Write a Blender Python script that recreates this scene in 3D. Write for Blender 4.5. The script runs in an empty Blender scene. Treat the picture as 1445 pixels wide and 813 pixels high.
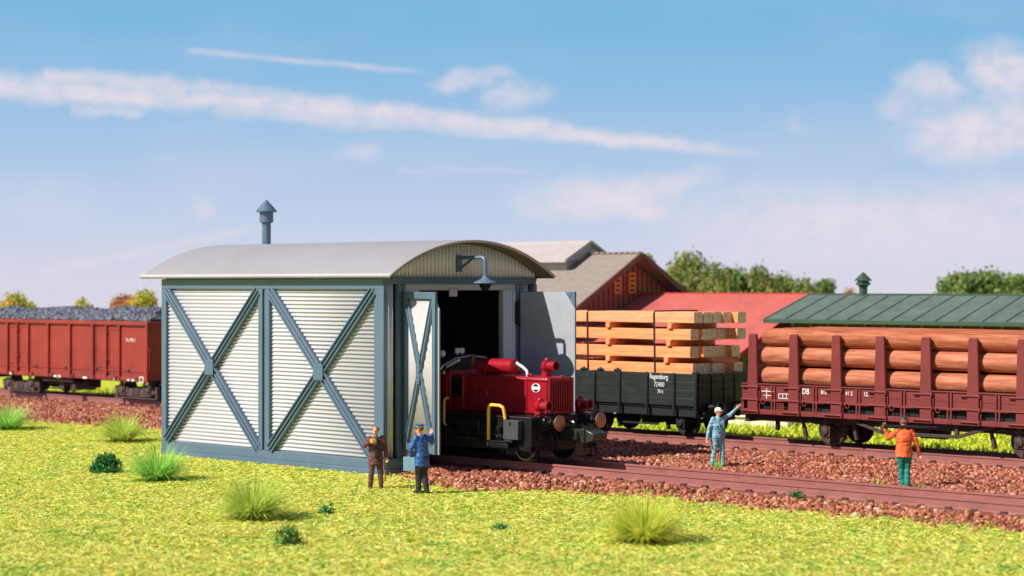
import bpy, bmesh, math, random
import numpy as np
from mathutils import Vector, Matrix, noise
random.seed(7); RNG = np.random.default_rng(7)
sc = bpy.context.scene
COL = sc.collection
R = math.radians

# ------------------------------------------------------------------ camera
cam = bpy.data.cameras.new('camera'); co = bpy.data.objects.new('camera', cam); COL.objects.link(co)
cam.lens = 68.5; cam.sensor_width = 36; cam.clip_end = 20000; cam.clip_start = 0.5
cam.shift_y = -0.0031
co.location = (0, 0, 5.4); co.rotation_euler = (R(90), 0, 0)
cam.dof.use_dof = True; cam.dof.focus_distance = 55.0; cam.dof.aperture_fstop = 0.46
sc.camera = co
# ------------------------------------------------------------------ sun + sky
TOSUN = Vector((-.923, -.5065, .97)).normalized()
sl = bpy.data.lights.new('sun', 'SUN'); so = bpy.data.objects.new('sun', sl); COL.objects.link(so)
sl.energy = 5.0; sl.angle = R(0.6); sl.color = (1.0, 0.95, 0.87)
so.rotation_euler = TOSUN.to_track_quat('Z', 'Y').to_euler(); so.location = (-30, -10, 40)
sc.view_settings.view_transform = 'Standard'; sc.view_settings.look = 'None'
sc.view_settings.exposure = 0.38; sc.view_settings.gamma = 1; sc.view_settings.use_curve_mapping = False

world = bpy.data.worlds.new("World"); sc.world = world; world.use_nodes = True
NT = world.node_tree; NT.nodes.clear()
def nd(t, **k):
    n = NT.nodes.new(t)
    for a, b in k.items(): setattr(n, a, b)
    return n
def lk(a, b): NT.links.new(a, b)
def mth(op, a, b=None, c=None, clamp=False):
    n = nd('ShaderNodeMath', operation=op); n.use_clamp = clamp
    for i, x in enumerate((a, b, c)):
        if x is None: continue
        if hasattr(x, 'links'): lk(x, n.inputs[i])
        else: n.inputs[i].default_value = x
    return n.outputs[0]
def sstep(x, a, b, o0=0., o1=1.):
    n = nd('ShaderNodeMapRange', interpolation_type='SMOOTHSTEP')
    lk(x, n.inputs[0]); n.inputs[1].default_value = a; n.inputs[2].default_value = b
    n.inputs[3].default_value = o0; n.inputs[4].default_value = o1
    return n.outputs[0]
tc = nd('ShaderNodeTexCoord'); sp = nd('ShaderNodeSeparateXYZ'); lk(tc.outputs['Generated'], sp.inputs[0])
X_, Y_, Z_ = sp.outputs
zz = mth('MAXIMUM', Z_, 0.0)
z2 = mth('ADD', mth('MULTIPLY', mth('POWER', zz, 0.8), 1.9), 0.03)
cb = nd('ShaderNodeCombineXYZ'); lk(X_, cb.inputs[0]); lk(Y_, cb.inputs[1]); lk(z2, cb.inputs[2])
vn = nd('ShaderNodeVectorMath', operation='NORMALIZE'); lk(cb.outputs[0], vn.inputs[0])
sky = nd('ShaderNodeTexSky', sky_type='NISHITA'); sky.sun_disc = False
sky.sun_elevation = math.asin(TOSUN.z); sky.sun_rotation = math.atan2(TOSUN.x, TOSUN.y)
sky.air_density = 1.0; sky.dust_density = 0.6; sky.ozone_density = 1.6
lk(vn.outputs[0], sky.inputs[0])
# pale lilac veil low in the sky
pale = nd('ShaderNodeMix', data_type='RGBA'); lk(mth('MULTIPLY', sstep(zz, 0.13, 0.36, 0.93, 0.0), sstep(Y_, -.5, .3, .25, 1.)), pale.inputs[0])
lk(sky.outputs[0], pale.inputs[6])
grad = nd('ShaderNodeValToRGB'); ge = grad.color_ramp.elements; lk(mth('MULTIPLY', zz, 4.), grad.inputs[0])
for q_, (p_, c_) in enumerate(((0, (5.8, 5.6, 6.6)), (.13, (4.6, 5.35, 6.9)), (.25, (3.6, 4.95, 6.75)), (.40, (2.4, 4.4, 6.5)), (.52, (1.75, 4.1, 6.4)))):
    e_ = ge[q_] if q_ < 2 else ge.new(p_); e_.position = p_; e_.color = (*[x / 10 for x in c_], 1)
gm = nd('ShaderNodeVectorMath', operation='SCALE'); gm.inputs['Scale'].default_value = 11.7; lk(grad.outputs[0], gm.inputs[0]); lk(gm.outputs[0], pale.inputs[7])
# clouds: directions expressed as slopes off the yard's north axis
yy = mth('MAXIMUM', Y_, 0.05)
a0 = mth('DIVIDE', X_, yy); b0 = mth('DIVIDE', Z_, yy)
cc = nd('ShaderNodeCombineXYZ'); lk(a0, cc.inputs[0]); lk(b0, cc.inputs[1])
def noi(scale, detail, rough=.6, yscale=1.6, off=0):
    m = nd('ShaderNodeMapping'); lk(cc.outputs[0], m.inputs[0]); m.inputs['Scale'].default_value = (1, yscale, 1); m.inputs['Location'].default_value = (off, off, off)
    n = nd('ShaderNodeTexNoise'); n.inputs['Scale'].default_value = scale; n.inputs['Detail'].default_value = detail; n.inputs['Roughness'].default_value = rough
    lk(m.outputs[0], n.inputs[0]); return n
nA = noi(24, 7); nB = noi(70, 6, .65, 1.4, 3); nC = noi(9, 4, .5, 2.5, 7)
sA = nd('ShaderNodeSeparateXYZ'); lk(nA.outputs['Color'], sA.inputs[0])
sB = nd('ShaderNodeSeparateXYZ'); lk(nB.outputs['Color'], sB.inputs[0])
a = mth('ADD', a0, mth('MULTIPLY', mth('SUBTRACT', sA.outputs[0], .5), .060))
b = mth('ADD', mth('ADD', b0, mth('MULTIPLY', mth('SUBTRACT', sA.outputs[1], .5), .022)), mth('MULTIPLY', mth('SUBTRACT', sB.outputs[1], .5), .010))
px = lambda x: (x - 722.5) / 2750
py = lambda y: (402 - y) / 2750
total = None
def addc(m):
    global total
    total = m if total is None else mth('MAXIMUM', total, m)
def streak(x0, y0, x1, y1, w0, w1, op, bend=0., calm=.6):
    b = mth('ADD', b0, mth('MULTIPLY', mth('SUBTRACT', globals()['b'], b0), calm))
    A0, A1, B0, B1 = px(x0), px(x1), py(y0), py(y1)
    t = mth('DIVIDE', mth('SUBTRACT', a0, A0), A1 - A0)
    tt = mth('MINIMUM', mth('MAXIMUM', t, 0.), 1.)
    cen = mth('ADD', B0, mth('MULTIPLY', tt, B1 - B0))
    if bend: cen = mth('ADD', cen, mth('MULTIPLY', mth('MULTIPLY', tt, mth('SUBTRACT', 1., tt)), bend * 4 / 2750))
    w = mth('ADD', w0 / 2750, mth('MULTIPLY', tt, (w1 - w0) / 2750))
    d = mth('DIVIDE', mth('ABSOLUTE', mth('SUBTRACT', b, cen)), w)
    m = sstep(d, 0.1, 1.45, op, 0.)
    ends = mth('MULTIPLY', sstep(t, -.25 if x0 < 5 else -.03, .02), sstep(t, .8, 1.05, 1., 0.))
    addc(mth('MULTIPLY', m, ends))
streak(0, 121, 1110, 226, 21, 9, .80, 14)
streak(60, 106, 420, 142, 14, 16, .66, 5)
streak(100, 153, 210, 154, 10, 7, .6)
streak(300, 150, 840, 196, 18, 8, .55, 2)
streak(265, 72, 610, 102, 5, 4, .5, 0, .18)
streak(60, 384, 380, 316, 9, 7, .40, 0, .3)
streak(560, 240, 780, 243, 5, 4, .25, 0, .2)
for (x, y, rx, ry, op) in ((860, 280, 125, 34, .85), (905, 292, 60, 26, .75), (955, 255, 60, 18, .6), (1050, 275, 70, 12, .4), (662, 113, 52, 15, .6), (725, 140, 42, 20, .55), (508, 211, 46, 18, .42),
        (272, 292, 22, 20, .42), (1312, 122, 44, 30, .75), (1412, 108, 52, 50, .85), (1372, 186, 100, 42, .9), (1440, 160, 70, 60, .7), (1268, 155, 40, 24, .42), (1255, 318, 330, 62, .7), (1420, 300, 160, 60, .55), (1090, 330, 120, 38, .45),
        (60, 285, 120, 40, .2), (246, 224, 14, 7, .25), (1140, 180, 24, 20, .25)):
    dx = mth('DIVIDE', mth('SUBTRACT', a, px(x)), rx * 1.25 / 2750); dy = mth('DIVIDE', mth('SUBTRACT', b, py(y)), ry * 1.3 / 2750)
    d = mth('SQRT', mth('ADD', mth('MULTIPLY', dx, dx), mth('MULTIPLY', dy, dy)))
    addc(sstep(d, .15, 1.15, op, 0.))
tex = mth('MULTIPLY', total, sstep(nB.outputs['Fac'], .28, .62, .55, 1.12))
tex = mth('MULTIPLY', tex, sstep(Y_, .1, .4))
tex = mth('MAXIMUM', tex, sstep(nC.outputs['Fac'], .45, .75, 0., .12))
cm = nd('ShaderNodeMix', data_type='RGBA'); lk(tex, cm.inputs[0]); lk(pale.outputs[2], cm.inputs[6]); cm.inputs[7].default_value = (7.8, 7.1, 7.7, 1)
bg = nd('ShaderNodeBackground'); bg.inputs[1].default_value = 0.08; lk(cm.outputs[2], bg.inputs[0])
wo = nd('ShaderNodeOutputWorld'); lk(bg.outputs[0], wo.inputs[0])

# ------------------------------------------------------------------ yard coordinates: u along the tracks, v across them
C0 = (-3.663, 55.2); UU = (.7315, -.6819); VV = (.6819, .7315)
ANG = math.atan2(UU[1], UU[0])
def W(u, v, z=0): return Vector((C0[0] + UU[0] * u + VV[0] * v, C0[1] + UU[1] * u + VV[1] * v, z))
def toyard(X, Y): a, b = X - C0[0], Y - C0[1]; return UU[0] * a + UU[1] * b, VV[0] * a + VV[1] * b

# ------------------------------------------------------------------ materials
MATS = {}
def mat(name, col, rough=.6, metal=0., var=.12, scale=3., bump=0., bscale=40., dirt=None, dirtamt=.3, island=0., spec=.5, coat=0.):
    if name in MATS: return MATS[name]
    m = bpy.data.materials.new(name); m.use_nodes = True; t = m.node_tree; n = t.nodes; p = n['Principled BSDF']
    p.inputs['Roughness'].default_value = rough; p.inputs['Metallic'].default_value = metal
    p.inputs['Specular IOR Level'].default_value = spec
    if coat: p.inputs['Coat Weight'].default_value = coat; p.inputs['Coat Roughness'].default_value = .15
    c = n.new('ShaderNodeTexCoord'); no = n.new('ShaderNodeTexNoise'); no.inputs['Scale'].default_value = scale; no.inputs['Detail'].default_value = 7; no.inputs['Roughness'].default_value = .65
    t.links.new(c.outputs['Object'], no.inputs[0])
    mr = n.new('ShaderNodeMapRange'); t.links.new(no.outputs[0], mr.inputs[0]); mr.inputs[1].default_value = .3; mr.inputs[2].default_value = .7; mr.inputs[3].default_value = 1 - var; mr.inputs[4].default_value = 1 + var
    hs = n.new('ShaderNodeHueSaturation'); hs.inputs['Color'].default_value = (*col, 1); t.links.new(mr.outputs[0], hs.inputs['Value'])
    out = hs.outputs[0]
    if island:
        g = n.new('ShaderNodeNewGeometry'); m2 = n.new('ShaderNodeMapRange'); t.links.new(g.outputs['Random Per Island'], m2.inputs[0]); m2.inputs[3].default_value = 1 - island; m2.inputs[4].default_value = 1 + island
        h2 = n.new('ShaderNodeHueSaturation'); t.links.new(out, h2.inputs['Color']); t.links.new(m2.outputs[0], h2.inputs['Value']); out = h2.outputs[0]
    if dirt:
        n2 = n.new('ShaderNodeTexNoise'); n2.inputs['Scale'].default_value = scale * .6; n2.inputs['Detail'].default_value = 9; n2.inputs['Roughness'].default_value = .75; t.links.new(c.outputs['Object'], n2.inputs[0])
        r2 = n.new('ShaderNodeMapRange'); t.links.new(n2.outputs[0], r2.inputs[0]); r2.inputs[1].default_value = .48; r2.inputs[2].default_value = .72; r2.inputs[4].default_value = dirtamt
        mx = n.new('ShaderNodeMix'); mx.data_type = 'RGBA'; t.links.new(r2.outputs[0], mx.inputs[0]); t.links.new(out, mx.inputs[6]); mx.inputs[7].default_value = (*dirt, 1); out = mx.outputs[2]
    t.links.new(out, p.inputs['Base Color'])
    if bump:
        nb = n.new('ShaderNodeTexNoise'); nb.inputs['Scale'].default_value = bscale; nb.inputs['Detail'].default_value = 4; t.links.new(c.outputs['Object'], nb.inputs[0])
        b_ = n.new('ShaderNodeBump'); b_.inputs['Strength'].default_value = bump; b_.inputs['Distance'].default_value = .03; t.links.new(nb.outputs[0], b_.inputs['Height']); t.links.new(b_.outputs[0], p.inputs['Normal'])
    MATS[name] = m; return m
def rampmat(name, stops, rough=.85, src='island', scale=5., scalev=(1, 1, 1), bump=0., trans=0., wi=1., wn=.6, ovar=0.):
    """colour picked from a ramp by random-per-island or noise"""
    m = bpy.data.materials.new(name); m.use_nodes = True; t = m.node_tree; n = t.nodes; p = n['Principled BSDF']; p.inputs['Roughness'].default_value = rough
    p.inputs['Specular IOR Level'].default_value = .25
    cr = n.new('ShaderNodeValToRGB'); e = cr.color_ramp.elements
    while len(e) > 1: e.remove(e[-1])
    e[0].position = stops[0][0]; e[0].color = (*stops[0][1], 1)
    for q, c in stops[1:]: x = e.new(q); x.color = (*c, 1)
    if src == 'island':
        g = n.new('ShaderNodeNewGeometry'); c = n.new('ShaderNodeTexCoord')
        no = n.new('ShaderNodeTexNoise'); no.inputs['Scale'].default_value = scale; no.inputs['Detail'].default_value = 3; t.links.new(c.outputs['Object'], no.inputs[0])
        ma = n.new('ShaderNodeMath'); ma.operation = 'MULTIPLY_ADD'; t.links.new(no.outputs[0], ma.inputs[0]); ma.inputs[1].default_value = wn; ma.inputs[2].default_value = -wn / 2 + (1 - wi) / 2; mi = n.new('ShaderNodeMath'); mi.operation = 'MULTIPLY'; mi.inputs[1].default_value = wi; t.links.new(g.outputs['Random Per Island'], mi.inputs[0])
        ad = n.new('ShaderNodeMath'); ad.operation = 'ADD'; ad.use_clamp = True; t.links.new(mi.outputs[0], ad.inputs[0]); t.links.new(ma.outputs[0], ad.inputs[1]); t.links.new(ad.outputs[0], cr.inputs[0])
    else:
        c = n.new('ShaderNodeTexCoord'); mp = n.new('ShaderNodeMapping'); mp.inputs['Scale'].default_value = scalev; t.links.new(c.outputs['Object'], mp.inputs[0])
        no = n.new('ShaderNodeTexNoise'); no.inputs['Scale'].default_value = scale; no.inputs['Detail'].default_value = 9; no.inputs['Roughness'].default_value = .7; t.links.new(mp.outputs[0], no.inputs[0]); t.links.new(no.outputs[0], cr.inputs[0])
        if bump:
            b_ = n.new('ShaderNodeBump'); b_.inputs['Strength'].default_value = bump; b_.inputs['Distance'].default_value = .04; t.links.new(no.outputs[0], b_.inputs['Height']); t.links.new(b_.outputs[0], p.inputs['Normal'])
    if src != 'island' and ovar:
        oi_ = n.new('ShaderNodeObjectInfo'); mv = n.new('ShaderNodeMapRange'); t.links.new(oi_.outputs['Random'], mv.inputs[0]); mv.inputs[3].default_value = 1 - ovar; mv.inputs[4].default_value = 1 + ovar * .6
        ms = n.new('ShaderNodeMapRange'); t.links.new(oi_.outputs['Random'], ms.inputs[0]); ms.inputs[3].default_value = 1.05; ms.inputs[4].default_value = .93
        hv_ = n.new('ShaderNodeHueSaturation'); t.links.new(cr.outputs[0], hv_.inputs['Color']); t.links.new(mv.outputs[0], hv_.inputs['Value']); t.links.new(ms.outputs[0], hv_.inputs['Saturation']); t.links.new(hv_.outputs[0], p.inputs['Base Color'])
    else: t.links.new(cr.outputs[0], p.inputs['Base Color'])
    if trans:
        tl = n.new('ShaderNodeBsdfTranslucent'); t.links.new(cr.outputs[0], tl.inputs[0]); mx = n.new('ShaderNodeMixShader'); mx.inputs[0].default_value = trans
        t.links.new(p.outputs[0], mx.inputs[1]); t.links.new(tl.outputs[0], mx.inputs[2]); t.links.new(mx.outputs[0], n['Material Output'].inputs[0])
    MATS[name] = m; return m

BLUE = mat('blue_grey_paint', (.088, .142, .205), .42, var=.07, scale=1.2, bump=.12, bscale=25, dirt=(.16, .22, .25), dirtamt=.25)
CORR = mat('light_grey_sheet', (.46, .455, .495), .55, var=.05, scale=.8, dirt=(.42, .40, .36), dirtamt=.22)
GABLE = mat('fill_lit_sheet', (.78, .73, .78), .5, var=.05, scale=.8)  # front sheets coloured lighter than the side walls, standing in for fill light
ROOFM = mat('roof_sheet', (.50, .48, .50), .5, var=.05, scale=.5, dirt=(.40, .38, .37), dirtamt=.35)
ROOFU = mat('roof_underside', (.22, .20, .19), .7, var=.1)
INNER = mat('interior_shade', (.012, .013, .018), .9, var=.1)  # near-black colour standing in for the shade behind the open doors
DOORIN = mat('door_inner_grey', (.36, .38, .42), .5, var=.06, scale=1.2, dirt=(.22, .24, .28), dirtamt=.5)
CREAM = mat('cream_sheet', (.42, .395, .39), .5, var=.04)
RED = mat('loco_red', (.33, .005, .015), .34, var=.14, scale=3, bump=.12, bscale=12, coat=.15, dirt=(.16, .006, .012), dirtamt=.35)
REDD = mat('loco_red_shade', (.30, .005, .012), .4, var=.1)
BLACK = mat('black_paint', (.006, .0065, .008), .42, spec=.3, var=.3, scale=4, bump=.15, bscale=20)
BLACKM = mat('black_matt', (.007, .0065, .007), .7, var=.3, scale=4)
DGREEN = mat('dark_green_black', (.012, .018, .015), .5, var=.3, scale=3, bump=.15, bscale=20, dirt=(.05, .045, .04), dirtamt=.4)
YELLOW = mat('yellow_paint', (.85, .50, .06), .45, var=.05)
WHITE = mat('white_paint', (.75, .75, .72), .5, var=.05)
BRASS = mat('copper_buffer', (.42, .21, .13), .32, .75, var=.15, scale=8)
WAGRED = mat('coal_wagon_red', (.29, .030, .018), .55, var=.16, scale=.9, dirt=(.10, .022, .02), dirtamt=.75, bump=.1, bscale=12)
OXIDE = mat('oxide_red', (.185, .026, .022), .55, var=.12, scale=1.5, dirt=(.11, .02, .018), dirtamt=.4, bump=.12, bscale=14)
RUNGEAR = mat('running_gear', (.050, .026, .022), .65, var=.35, scale=5, bump=.3, bscale=12)
BOGIE = mat('bogie_brown', (.085, .050, .045), .65, var=.35, scale=4, bump=.3, bscale=12)
RAILM = mat('rail_rust_brown', (.30, .115, .10), .42, var=.14, scale=1.6, dirt=(.17, .06, .05), dirtamt=.5, bump=.12, bscale=10)
SLEEP = mat('sleeper_dark', (.045, .022, .020), .8, var=.35, scale=4, bump=.4, bscale=12)
COALM = rampmat('coal_lump', [(0, (.020, .024, .034)), (.5, (.085, .095, .125)), (1, (.23, .25, .30))], .45, scale=1.5)
STONE = rampmat('ballast_stone', [(0, (.11, .030, .017)), (.35, (.28, .080, .045)), (.75, (.43, .145, .085)), (.98, (.55, .24, .15)), (1, (.58, .38, .30))], .8, scale=.8)
BED = rampmat('ballast_bed', [(.3, (.10, .032, .02)), (.5, (.23, .072, .045)), (.7, (.36, .12, .075))], .9, 'noise', 9, bump=.8)
FIBRE = rampmat('turf_fibre', [(0, (.06, .30, .05)), (.07, (.18, .42, .04)), (.17, (.42, .58, .06)), (.38, (.66, .68, .12)), (.70, (.86, .76, .16)), (.86, (.95, .88, .32)), (.92, (.88, .50, .07)), (.955, (.80, .28, .06)), (.975, (.06, .26, .05)), (1, (.20, .42, .05))], .75, scale=.55, trans=.2, wn=1.15)
FIBREB = rampmat('far_turf_fibre', [(0, (.13, .30, .02)), (.3, (.36, .50, .03)), (.6, (.62, .66, .05)), (1, (.70, .70, .10))], .75, scale=.45, trans=.2)
TURF = rampmat('turf', [(.25, (.14, .28, .02)), (.42, (.36, .45, .02)), (.55, (.55, .55, .03)), (.75, (.66, .58, .04))], .9, 'noise', 3, bump=.6)
LOGM = rampmat('log_bark', [(.28, (.12, .028, .014)), (.42, (.32, .085, .036)), (.56, (.47, .145, .065)), (.72, (.60, .24, .13))], .6, 'noise', 3.2, (.25, 3, 3), bump=.6, ovar=.22)
LOGEND = rampmat('log_end', [(.3, (.50, .22, .09)), (.7, (.72, .42, .20))], .7, 'noise', 9)
PLANK = rampmat('fresh_timber', [(.28, (.60, .17, .055)), (.45, (.82, .28, .10)), (.58, (.92, .36, .15)), (.75, (.95, .48, .24))], .6, 'noise', 2.6, (.35, 4, 4), bump=.5, ovar=.06)
PLANKEND = rampmat('end_grain', [(.34, (.82, .34, .12)), (.43, (.96, .56, .26)), (.50, (1., .78, .48)), (.60, (1., .92, .72))], .6, 'noise', 4.5, (1, 1.6, 2.4), bump=1.)  # end grain, its colour brightened so the shaded faces look lit
GREENR = mat('green_roofing', (.085, .120, .098), .75, var=.22, scale=1.6, dirt=(.17, .20, .18), dirtamt=.45, bump=.3, bscale=8)
GREENT = mat('green_trim', (.035, .075, .045), .5, var=.1)
REDR = mat('red_tile', (.48, .105, .085), .7, var=.12, scale=.8, dirt=(.30, .05, .04), dirtamt=.4)
BARNR = mat('grey_brown_roofing', (.235, .195, .165), .85, var=.16, scale=3.5, dirt=(.30, .22, .19), dirtamt=.5, bump=.3, bscale=9)
BARNW = mat('red_brown_boards', (.36, .105, .070), .7, var=.18, scale=2)
BARNT = mat('dark_brown_trim', (.17, .062, .048), .7, var=.15)
ORANGE = mat('orange_shutter', (.95, .27, .035), .6, var=.08)
LANT = mat('pale_panel', (.43, .37, .36), .45, var=.10, scale=2)
PLINTH = mat('pale_plinth', (.62, .56, .47), .75, var=.08, scale=2)
SHEDW = mat('dark_shed_boards', (.10, .045, .022), .8, var=.3, scale=3)
STEELD = mat('dark_strap', (.03, .02, .02), .5, .3)
LENS = mat('dark_lens', (.004, .004, .005), .1)

# ------------------------------------------------------------------ mesh builder (in yard coordinates)
ORG = {}
def tag(o, label, cat, group=None):
    o['label'] = label; o['category'] = cat
    if group: o['group'] = group
    return o
def thing(name, label, cat, u, v, z=0, group=None):
    o = bpy.data.objects.new(name, None); COL.objects.link(o); o.empty_display_size = .3
    o.location = W(u, v, z); o.rotation_euler = (0, 0, ANG); ORG[o] = (u, v, z)
    return tag(o, label, cat, group)
class MB:
    def __init__(s): s.v = []; s.f = []; s.m = []; s.cur = 0
    def add(s, vs, fs):
        k = len(s.v); s.v += [tuple(x) for x in vs]; s.f += [tuple(i + k for i in f) for f in fs]; s.m += [s.cur] * len(fs); return s
    def box(s, x0, x1, y0, y1, z0, z1):
        return s.add([(x, y, z) for z in (z0, z1) for y in (y0, y1) for x in (x0, x1)],
                     [(0, 2, 3, 1), (4, 5, 7, 6), (0, 1, 5, 4), (2, 6, 7, 3), (0, 4, 6, 2), (1, 3, 7, 5)])
    def bar(s, p, q, w, h, up=(0, 0, 1)):
        p, q = Vector(p), Vector(q); d = (q - p).normalized(); up = Vector(up)
        sd = d.cross(up); sd = sd.normalized() * w / 2; u2 = sd.cross(d).normalized() * h / 2
        vs = [e + a * sd + b * u2 for e in (p, q) for a, b in ((-1, -1), (1, -1), (1, 1), (-1, 1))]
        return s.add(vs, [(3, 2, 1, 0), (4, 5, 6, 7), (0, 1, 5, 4), (1, 2, 6, 5), (2, 3, 7, 6), (3, 0, 4, 7)])
    def tube(s, pts, r, n=10, r1=None):
        pts = [Vector(p) for p in pts]; k = len(s.v); N = len(pts)
        prev = None; fs = []
        for i, p in enumerate(pts):
            d = (pts[min(i + 1, N - 1)] - pts[max(i - 1, 0)]).normalized()
            if prev is None: a = d.orthogonal().normalized()
            else: a = (prev - d * prev.dot(d)).normalized()
            prev = a; b = d.cross(a); rr = r if r1 is None else r + (r1 - r) * i / (N - 1)
            s.v += [tuple(p + (a * math.cos(t) + b * math.sin(t)) * rr) for t in (2 * math.pi * j / n for j in range(n))]
        for i in range(N - 1):
            for j in range(n): fs.append((k + i * n + j, k + i * n + (j + 1) % n, k + (i + 1) * n + (j + 1) % n, k + (i + 1) * n + j))
        fs.append(tuple(k + j for j in range(n))[::-1]); fs.append(tuple(k + (N - 1) * n + j for j in range(n)))
        s.f += fs; s.m += [s.cur] * len(fs); return s
    def lathe(s, p, axis, prof, n=20):
        """prof: (distance along axis, radius)"""
        p = Vector(p); d = Vector(axis).normalized(); a = d.orthogonal().normalized(); b = d.cross(a); k = len(s.v); fs = []
        for h, r in prof: s.v += [tuple(p + d * h + (a * math.cos(t) + b * math.sin(t)) * max(r, 1e-4)) for t in (2 * math.pi * (j + .5) / n for j in range(n))]
        for i in range(len(prof) - 1):
            for j in range(n): fs.append((k + i * n + j, k + i * n + (j + 1) % n, k + (i + 1) * n + (j + 1) % n, k + (i + 1) * n + j))
        fs.append(tuple(k + j for j in range(n))[::-1]); fs.append(tuple(k + (len(prof) - 1) * n + j for j in range(n)))
        s.f += fs; s.m += [s.cur] * len(fs); return s
    def ball(s, c, r, sc_=(1, 1, 1), n=8):
        c = Vector(c); bm = bmesh.new(); bmesh.ops.create_uvsphere(bm, u_segments=n, v_segments=max(4, n * 2 // 3), radius=r)
        vs = [(c.x + q.co.x * sc_[0], c.y + q.co.y * sc_[1], c.z + q.co.z * sc_[2]) for q in bm.verts]; fs = [[q.index for q in f.verts] for f in bm.faces]; bm.free()
        return s.add(vs, fs)
    def prism(s, poly, ax, a0, a1):
        """poly: 2D outline; extruded along axis ax ('u','v','z') from a0 to a1"""
        n = len(poly)
        def P(q, t): return {'u': (t, q[0], q[1]), 'v': (q[0], t, q[1]), 'z': (q[0], q[1], t)}[ax]
        return s.add([P(q, a0) for q in poly] + [P(q, a1) for q in poly],
                     [tuple(range(n)), tuple(range(2 * n - 1, n - 1, -1))] + [(i, i + n, (i + 1) % n + n, (i + 1) % n) for i in range(n)])
    def grid(s, pts):
        """pts: rows of points"""
        k = len(s.v); n = len(pts[0])
        for r in pts: s.v += [tuple(p) for p in r]
        for i in range(len(pts) - 1):
            for j in range(n - 1): s.f.append((k + i * n + j, k + i * n + j + 1, k + (i + 1) * n + j + 1, k + (i + 1) * n + j)); s.m.append(s.cur)
        return s
    def build(s, name, mats, parent=None, bevel=0., smooth=True, org=None, solid=0., recalc=True):
        o0 = ORG[parent] if parent is not None else (org or (0, 0, 0))
        me = bpy.data.meshes.new(name); me.from_pydata([(x - o0[0], y - o0[1], z - o0[2]) for x, y, z in s.v], [], s.f)
        if not isinstance(mats, (list, tuple)): mats = [mats]
        for m in mats: me.materials.append(m)
        if len(mats) > 1: me.polygons.foreach_set('material_index', s.m)
        if recalc:
            bm = bmesh.new(); bm.from_mesh(me); bmesh.ops.recalc_face_normals(bm, faces=bm.faces[:]); bm.to_mesh(me); bm.free()
        if smooth: me.polygons.foreach_set('use_smooth', [True] * len(me.polygons)); me.set_sharp_from_angle(angle=R(38))
        o = bpy.data.objects.new(name, me); COL.objects.link(o)
        if parent is not None: o.parent = parent; ORG[o] = o0
        else: o.location = W(*o0); o.rotation_euler = (0, 0, ANG); ORG[o] = o0
        if bevel: b_ = o.modifiers.new('bevel', 'BEVEL'); b_.width = bevel; b_.segments = 2; b_.limit_method = 'ANGLE'; b_.angle_limit = R(40)
        if solid: b_ = o.modifiers.new('solid', 'SOLIDIFY'); b_.thickness = solid; b_.offset = 0
        return o
def copy_tree(o, parent=None):
    c = o.copy(); COL.objects.link(c); c.parent = parent
    for ch in list(o.children): copy_tree(ch, c)
    return c
def lettering(s, size, u, v, z, mat_, parent, name='lettering', face='v', xs=.85, bold=.0):
    cu = bpy.data.curves.new('t', 'FONT'); cu.body = s; cu.size = size; cu.extrude = .002; cu.offset = bold
    to = bpy.data.objects.new('t', cu); COL.objects.link(to)
    dg = bpy.context.evaluated_depsgraph_get(); me = bpy.data.meshes.new_from_object(to.evaluated_get(dg))
    bpy.data.objects.remove(to); bpy.data.curves.remove(cu)
    o0 = ORG[parent]; me.name = name
    for q in me.vertices: x, y, zz_ = q.co; q.co = (u + x * xs - o0[0], v - .004 - zz_ - o0[1], z + y - o0[2])
    me.materials.clear(); me.materials.append(mat_)
    o = bpy.data.objects.new(name, me); COL.objects.link(o); o.parent = parent; ORG[o] = o0
    return o

# ------------------------------------------------------------------ ground
def sm(x, a, b): t = min(1, max(0, (x - a) / (b - a))); return t * t * (3 - 2 * t)
def vedge(u):      # near edge of the ballast in front of the first track
    return 1.15 - 1.75 * math.exp(-((u - 3.6) / 2.6) ** 2) + .35 * noise.noise((u * .7, 0, 0)) + .15 * noise.noise((u * 2.3, 4, 0)) + .3 * sm(u, 8, 13) * .5
def vedge_left(u): # near edge of the ballast bed left of the shed
    return 6.7 + (u + 21) * .12 + .5 * noise.noise((u * .5, 9, 0)) + .2 * noise.noise((u * 2, 9, 0))
def bed(u, v):     # 1 on ballast
    lo = vedge(u) if u > -1.5 else vedge_left(u)
    if u > -1.5: return sm(v, lo - .35, lo + .5) * (1 - sm(v, 14.6, 15.4))
    return sm(v, lo - .4, lo + .5) * (1 - sm(v, 14.6, 15.4))
def gz(u, v):
    p = W(u, v); far = max(0, math.hypot(p.x, p.y) - 98)
    n = .05 * noise.noise((u * .35, v * .35, 0)) + .02 * noise.noise((u * 1.3, v * 1.3, 5))
    if -10.6 < u < .6 and -.5 < v < 6.9: n = 0 if v > 0 else n * .3
    return .15 * bed(u, v) + n * (1 - .6 * bed(u, v)) - far * .04
def axis(lo, hi, a, b, step, far):
    xs = list(np.arange(a, b + 1e-6, step)); x = a; st = step
    while x > lo: st *= 1.35; x -= st; xs.insert(0, x)
    x = b; st = step
    while x < hi: st *= 1.35; x += st; xs.append(x)
    return xs
us = axis(-4000, 4000, -48, 34, .5, 0); vs = axis(-4000, 4000, -24, 42, .5, 0)
g = MB(); g.grid([[(u, v, gz(u, v)) for u in us] for v in vs])
o = g.build('ground', TURF, org=(0, 0, 0), recalc=False); o['kind'] = 'structure'
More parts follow.
